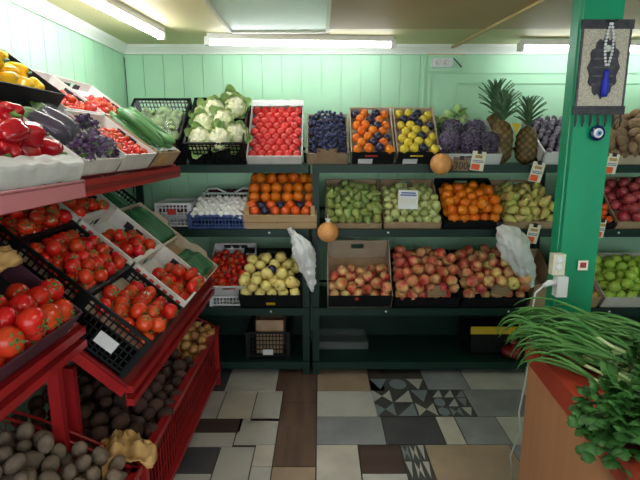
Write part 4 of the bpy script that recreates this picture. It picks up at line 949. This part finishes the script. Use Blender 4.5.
MB().grid(24, 20, pbag).obj('sheet', M_tan, t); t.children[0].modifiers.new('s', 'SOLIDIFY').thickness = .003
MB().grid(10, 6, lambda u, v: Vector((-.07 + .05 * u, -.05 - .1 * v, .02 - .05 * v + .02 * noise.noise(Vector((u * 5, v * 5, 3)))))).obj('twisted_end', M_tan, t)

# ------------------------------------------------------------------ green pillar and what hangs on it
b = MB(); pm = T((1.04, 1.94, 0)) @ Rz(rad(3))
b.prism([(-.075, -.035), (.075, -.035), (.075, .04), (-.08, .04), (-.08, -.012), (-.075, -.014)], 'z', 0, ZC, pm)
struct(b.obj('pillar', M_pillar))
FY = 1.895
t = thing('wall_hanging', 'small woven hanging with dark medallion on the green pillar', 'wall hanging', T((1.052, FY, 1.835)))
M_wov = mat('woven_grey', (196, 190, 172), (142, 140, 134), 240, .8); M_dkw = mat('woven_dark', (44, 46, 54), (64, 64, 72), 40, .8); M_mid = mat('woven_mid', (92, 92, 96), (60, 62, 70), 50, .8)
MB().box((-.092, -.004, -.15), (.092, .0, .15)).obj('cloth', M_wov, t)
for z in (.135, -.17): MB().box((-.097, -.007, z), (.097, .0, z + .032)).obj('end_band', M_dkw, t)
for s in (-1, 1): MB().box((s * .088 - .004, -.0055, -.14), (s * .088 + .004, .001, .14)).obj('border', M_mid, t)
pol = []
for i in range(40):
    a = 2 * PI * i / 40; k = 1 + .09 * math.cos(12 * a); pol.append((.056 * math.cos(a) * k * (1 if abs(math.sin(a)) < .85 else .8), .105 * math.sin(a) * k))
MB().prism(pol, 'y', -.008, -.004).obj('medallion', M_dkw, t)
for z in (-.06, -.03, 0.0, .03, .06): MB().box((-.04, -.0092, z - .003), (.04, -.008, z + .003)).obj('medallion_band', M_mid, t)
for i in range(7):
    x = -.085 + i * .0283; MB().tube([(x, -.003, -.168), (x + .002, -.006, -.19), (x, -.004, -.215)], [.003, .005, .002], 6).obj('fringe_tassel', M_dkw, t)
t = thing('bead_string', 'string of pale beads with a blue tassel hanging over the woven piece', 'beads', T((1.06, FY - .014, 1.985)))
M_bead = mat('bead_pale', (214, 218, 226), rough=.15); M_btas = mat('tassel_blue', (30, 44, 190), (22, 30, 150), 40, .6, stretch=(8, 8, 1))
for i in range(13):
    for s in (-1, 1):
        z = -.0 - .0118 * i; x = s * (.003 + .011 * math.sin(PI * min(1, i / 12.6))); MB().lathe(sphere_prof(.0055, 6), 8, T((x, 0, z))).obj('bead', M_bead, t)
MB().lathe([(.003, -.158), (.009, -.162), (.011, -.172), (.008, -.18), (.013, -.2), (.014, -.235), (.011, -.255), (.002, -.256)], 14).obj('tassel', M_btas, t, 'deep blue tassel')
MB().tube([(-.004, .014, .012), (-.02, -.004, .012), (.0, -.006, .008), (.02, -.003, .014), (.016, .014, .01)], .0022, 6).obj('cord', M_ink, t)
MB().lathe(sphere_prof(.012, 8), 10, T((-.004, -.001, -.085))).obj('charm', M_frost, t)
t = thing('evil_eye_charm', 'round blue glass eye charm hanging under the woven piece', 'charm', T((1.055, FY - .006, 1.597)))
for nm, r, y, m in (('glass_disc', .029, 0, mat('eye_navy', (18, 26, 86), rough=.1)), ('white_ring', .0185, -.004, M_white), ('blue_ring', .0115, -.007, mat('eye_sky', (120, 170, 220), rough=.1)), ('pupil', .006, -.009, M_ink)):
    MB().lathe([(.0005, 0), (r * .95, 0), (r, .003), (r * .9, .007), (.0005, .008)], 24, T((0, y, 0)) @ Rx(PI / 2)).obj(nm, m, t)
MB().tube([(0, -.003, .028), (0, -.002, .05)], .0018, 6).obj('cord', M_ink, t)
t = thing('socket_box', 'white double socket box on the green pillar', 'socket', T((.958, FY - .003, 1.075)))
MB().box((-.036, -.028, -.03), (.012, .006, .055)).obj('socket_body', M_frame, t)
for z in (.033, .004): MB().lathe([(.002, 0), (.014, 0), (.014, .004), (.009, .004), (.002, .001)], 12, T((-.012, -.028, z)) @ Rx(PI / 2)).obj('outlet', M_white, t)
t = thing('power_adapter', 'white plug adapter with a hanging cord under the pillar socket', 'adapter', T((.962, FY - .022, 1.005)))
MB().box((-.026, -.03, -.045), (.016, .01, .037)).obj('adapter_body', M_white, t)
MB().tube([(-.026, -.01, .012), (-.05, -.014, .01), (-.075, -.02, .0)], [.01, .013, .008], 8).obj('plug', M_white, t)
MB().tube([(-.075, -.02, .0), (-.105, -.02, -.03), (-.115, -.02, -.12), (-.11, -.03, -.26), (-.118, -.03, -.4), (-.13, -.02, -.55), (-.10, .02, -.66), (-.12, .05, -.8), (-.08, .1, -.95)], .0035, 7).obj('cord', M_white, t)
t = thing('paper_sticker', 'small square printed sticker low on the green pillar', 'sticker', T((1.057, FY, 1.078)))
MB().box((-.02, -.002, -.02), (.02, .0, .02)).obj('paper', M_paper, t); MB().box((-.012, -.003, -.01), (.012, -.002, .012)).obj('print', M_pom, t)

# ------------------------------------------------------------------ counter with greens
Mc = T((.79, 1.74, 0)) @ Rz(rad(-5))
t = thing('counter', 'tan laminate counter with red top edge holding the spring onions', 'counter', Mc)
MB().box((.012, -1.5, 0), (.9, 0, .74)).obj('body', M_lam, t)
MB().box((0, -1.51, .74), (.92, .01, .82)).obj('top_slab', M_lamr, t, 'red brown top slab')
MB().box((.013, -.9, .3), (.0135, -.899, .74)).obj('seam', M_lamr, t)
# spring onions
rr = random.Random(21)
def bez(P, n):
    P = [Vector(p) for p in P]; out = []
    for i in range(n + 1):
        q = P[:]; f = i / n
        while len(q) > 1: q = [q[k].lerp(q[k + 1], f) for k in range(len(q) - 1)]
        out.append(q[0])
    return out
for i in range(84):
    lvl = i / 84; rx = 1.06 + rr.uniform(-.16, .2); ry = 1.41 + rr.uniform(-.15, .1) * (1 - .3 * lvl); z0 = .836 + .10 * lvl * rr.uniform(.55, 1)
    if i % 9 == 4: rx -= .08; z0 += .02
    root = Vector((rx, ry, z0)); ang = rad(112 + (rx - .9) * 85 + rr.uniform(-15, 15)); d = Vector((math.cos(ang), math.sin(ang), 0))
    lab = 'green spring onion in the heap on the counter'
    t = thing('spring_onion', lab, 'spring onion', T(root), 'spring onions on the counter')
    sh = rr.uniform(.1, .16); e = d * sh + Vector((0, 0, .01))
    MB().tube([(-d * .008), Vector((0, 0, 0)), d * .02, d * .05, e], [.003, .0085, .008, .0058, .0062], 8).obj('white_shank', M_oniw, t)
    lv = MB()
    for k in range(3):
        a2 = ang + rr.uniform(-.22, .22); d2 = Vector((math.cos(a2), math.sin(a2), 0)); Lh = rr.uniform(.2, .32); sp = rr.uniform(-.02, .05)
        p1 = e + d2 * Lh * .4 + Vector((0, 0, .02 + sp)); p2 = e + d2 * Lh * .8 + Vector((0, 0, .015 + sp)); p3 = e + d2 * Lh
        p3.x = max(p3.x, .69 - root.x + rr.uniform(0, .04)); p2.y = min(p2.y, 1.84 - root.y); p3.y = min(p3.y, 1.87 - root.y); over = .775 - (root + p3).x
        p3.z += (-.01 - .9 * max(0, over)) if over > 0 else -.01
        if over <= 0 and (root + p3).z < .83: p3.z = .835 - root.z
        pts = bez([e - d * .01, p1, p2, p3], 9); w = rr.uniform(.0045, .0075)
        lv.tube(pts, [w * (1 - .85 * (q / 9) ** 2) for q in range(10)], 6)
    lv.obj('leaves', M_oni, t)
# parsley bunches
def parsley(M, label, seed, n=150, lead=None):
    t = thing('herb_bunch', label, 'herb bunch', M); r2 = random.Random(seed); lf = MB(); st = MB()
    for k in range(n):
        th = r2.uniform(-1.25, 1.25); Lh = r2.uniform(.07, .17); el = r2.uniform(-.45, .9)
        d = Vector((-math.cos(th) * math.cos(el), -math.sin(th) * math.cos(el), math.sin(el))); p = d * Lh; p.z -= .5 * max(0, Lh - .1)
        if k % 3 == 0: st.tube(bez([(0, 0, 0), d * Lh * .5 + Vector((0, 0, .03)), p], 5), [.003, .003, .003, .0025, .002, .0015], 5)
        for q in range(3):
            a = (q - 1) * .85; M2 = T(p) @ d.to_track_quat('Y', 'Z').to_matrix().to_4x4() @ Rz(a) @ Ry(r2.uniform(-.6, .6)) @ Rx(r2.uniform(-.5, .3))
            leafl(lf, M2, r2.uniform(.026, .042))
    lf.obj('leaves', M_herb, t); st.obj('stems', M_herbs, t); return t
def leafl(b, M, L):
    o = [(0, 0), (.22, .18), (.42, .32), (.34, .46), (.5, .62), (.3, .7), (.22, .9), (0, 1.0)]
    vs = [(0, .0, 0), (0, .35 * L, .006), (0, .7 * L, .004), (0, L, -.004)]
    R_ = [(x * L, y * L, .10 * L * math.sin(6 * y) - .3 * x * x * L) for x, y in o[1:-1]]; Lf = [(-x, y, z) for x, y, z in R_]
    vs += R_ + Lf; n = 4; m = len(R_)
    fs = [(0, n, 1), (1, n, n + 1), (1, n + 1, n + 2), (1, n + 2, 2), (2, n + 2, n + 3), (2, n + 3, n + 4), (2, n + 4, n + 5), (2, n + 5, 3)]
    fs += [tuple((q if q < n else q + m) for q in f)[::-1] for f in fs]
    b.add(vs, fs, M, 0, True)
parsley(T((1.04, 1.28, .90)) @ Rz(rad(10)), 'leafy green herb bunch lying nearest the spring onions', 1, 150)
parsley(T((.845, 1.13, .87)) @ Rz(rad(30)), 'leafy green herb bunch hanging over the counter edge', 2, 170)
parsley(T((1.1, 1.26, .92)) @ Rz(rad(-20)), 'leafy green herb bunch behind the hanging one', 3, 130)
parsley(T((.96, 1.08, .93)) @ Rz(rad(0)), 'leafy green herb bunch at the near end of the counter', 4, 150)

# ------------------------------------------------------------------ small pieces belong to the part that carries them
SUB = {'label_sticker': 'front_panel', 'logo': 'front_panel', 'rim_band': 'front_panel', 'nail': 'front_plank', 'slot': 'back_panel', 'side_print': 'side_panel', 'hand_slot': 'back_panel',
       'price_sticker': ('card', 'fruit_body'), 'print_line': 'card', 'fruit_emblem': 'card', 'number': 'card', 'clip': 'card', 'digit': 'card', 'end_cap': 'housing', 'medallion_band': 'medallion',
       'border': 'cloth', 'fringe_tassel': 'end_band', 'outlet': ('outlet_box', 'socket_body'), 'white_ring': 'glass_disc', 'blue_ring': 'glass_disc', 'pupil': 'glass_disc', 'plug': 'adapter_body', 'print': 'paper', 'net_knot': 'fruit_body', 'seam': 'body', 'bolt': 'shelf_board', 'rail_edge': 'strip'}
for o in list(COL.objects):
    if o.parent is None or o.parent.parent is not None: continue
    want = SUB.get(o.name.split('.')[0])
    if not want: continue
    for c in o.parent.children:
        if c is not o and c.name.split('.')[0] in ((want,) if isinstance(want, str) else want): o.parent = c; break

# ------------------------------------------------------------------ daylight from the open shop front behind the camera
w = bpy.data.worlds.new('world'); sc.world = w; w.use_nodes = True
w.node_tree.nodes['Background'].inputs[0].default_value = (.92, .97, 1, 1); w.node_tree.nodes['Background'].inputs[1].default_value = .92
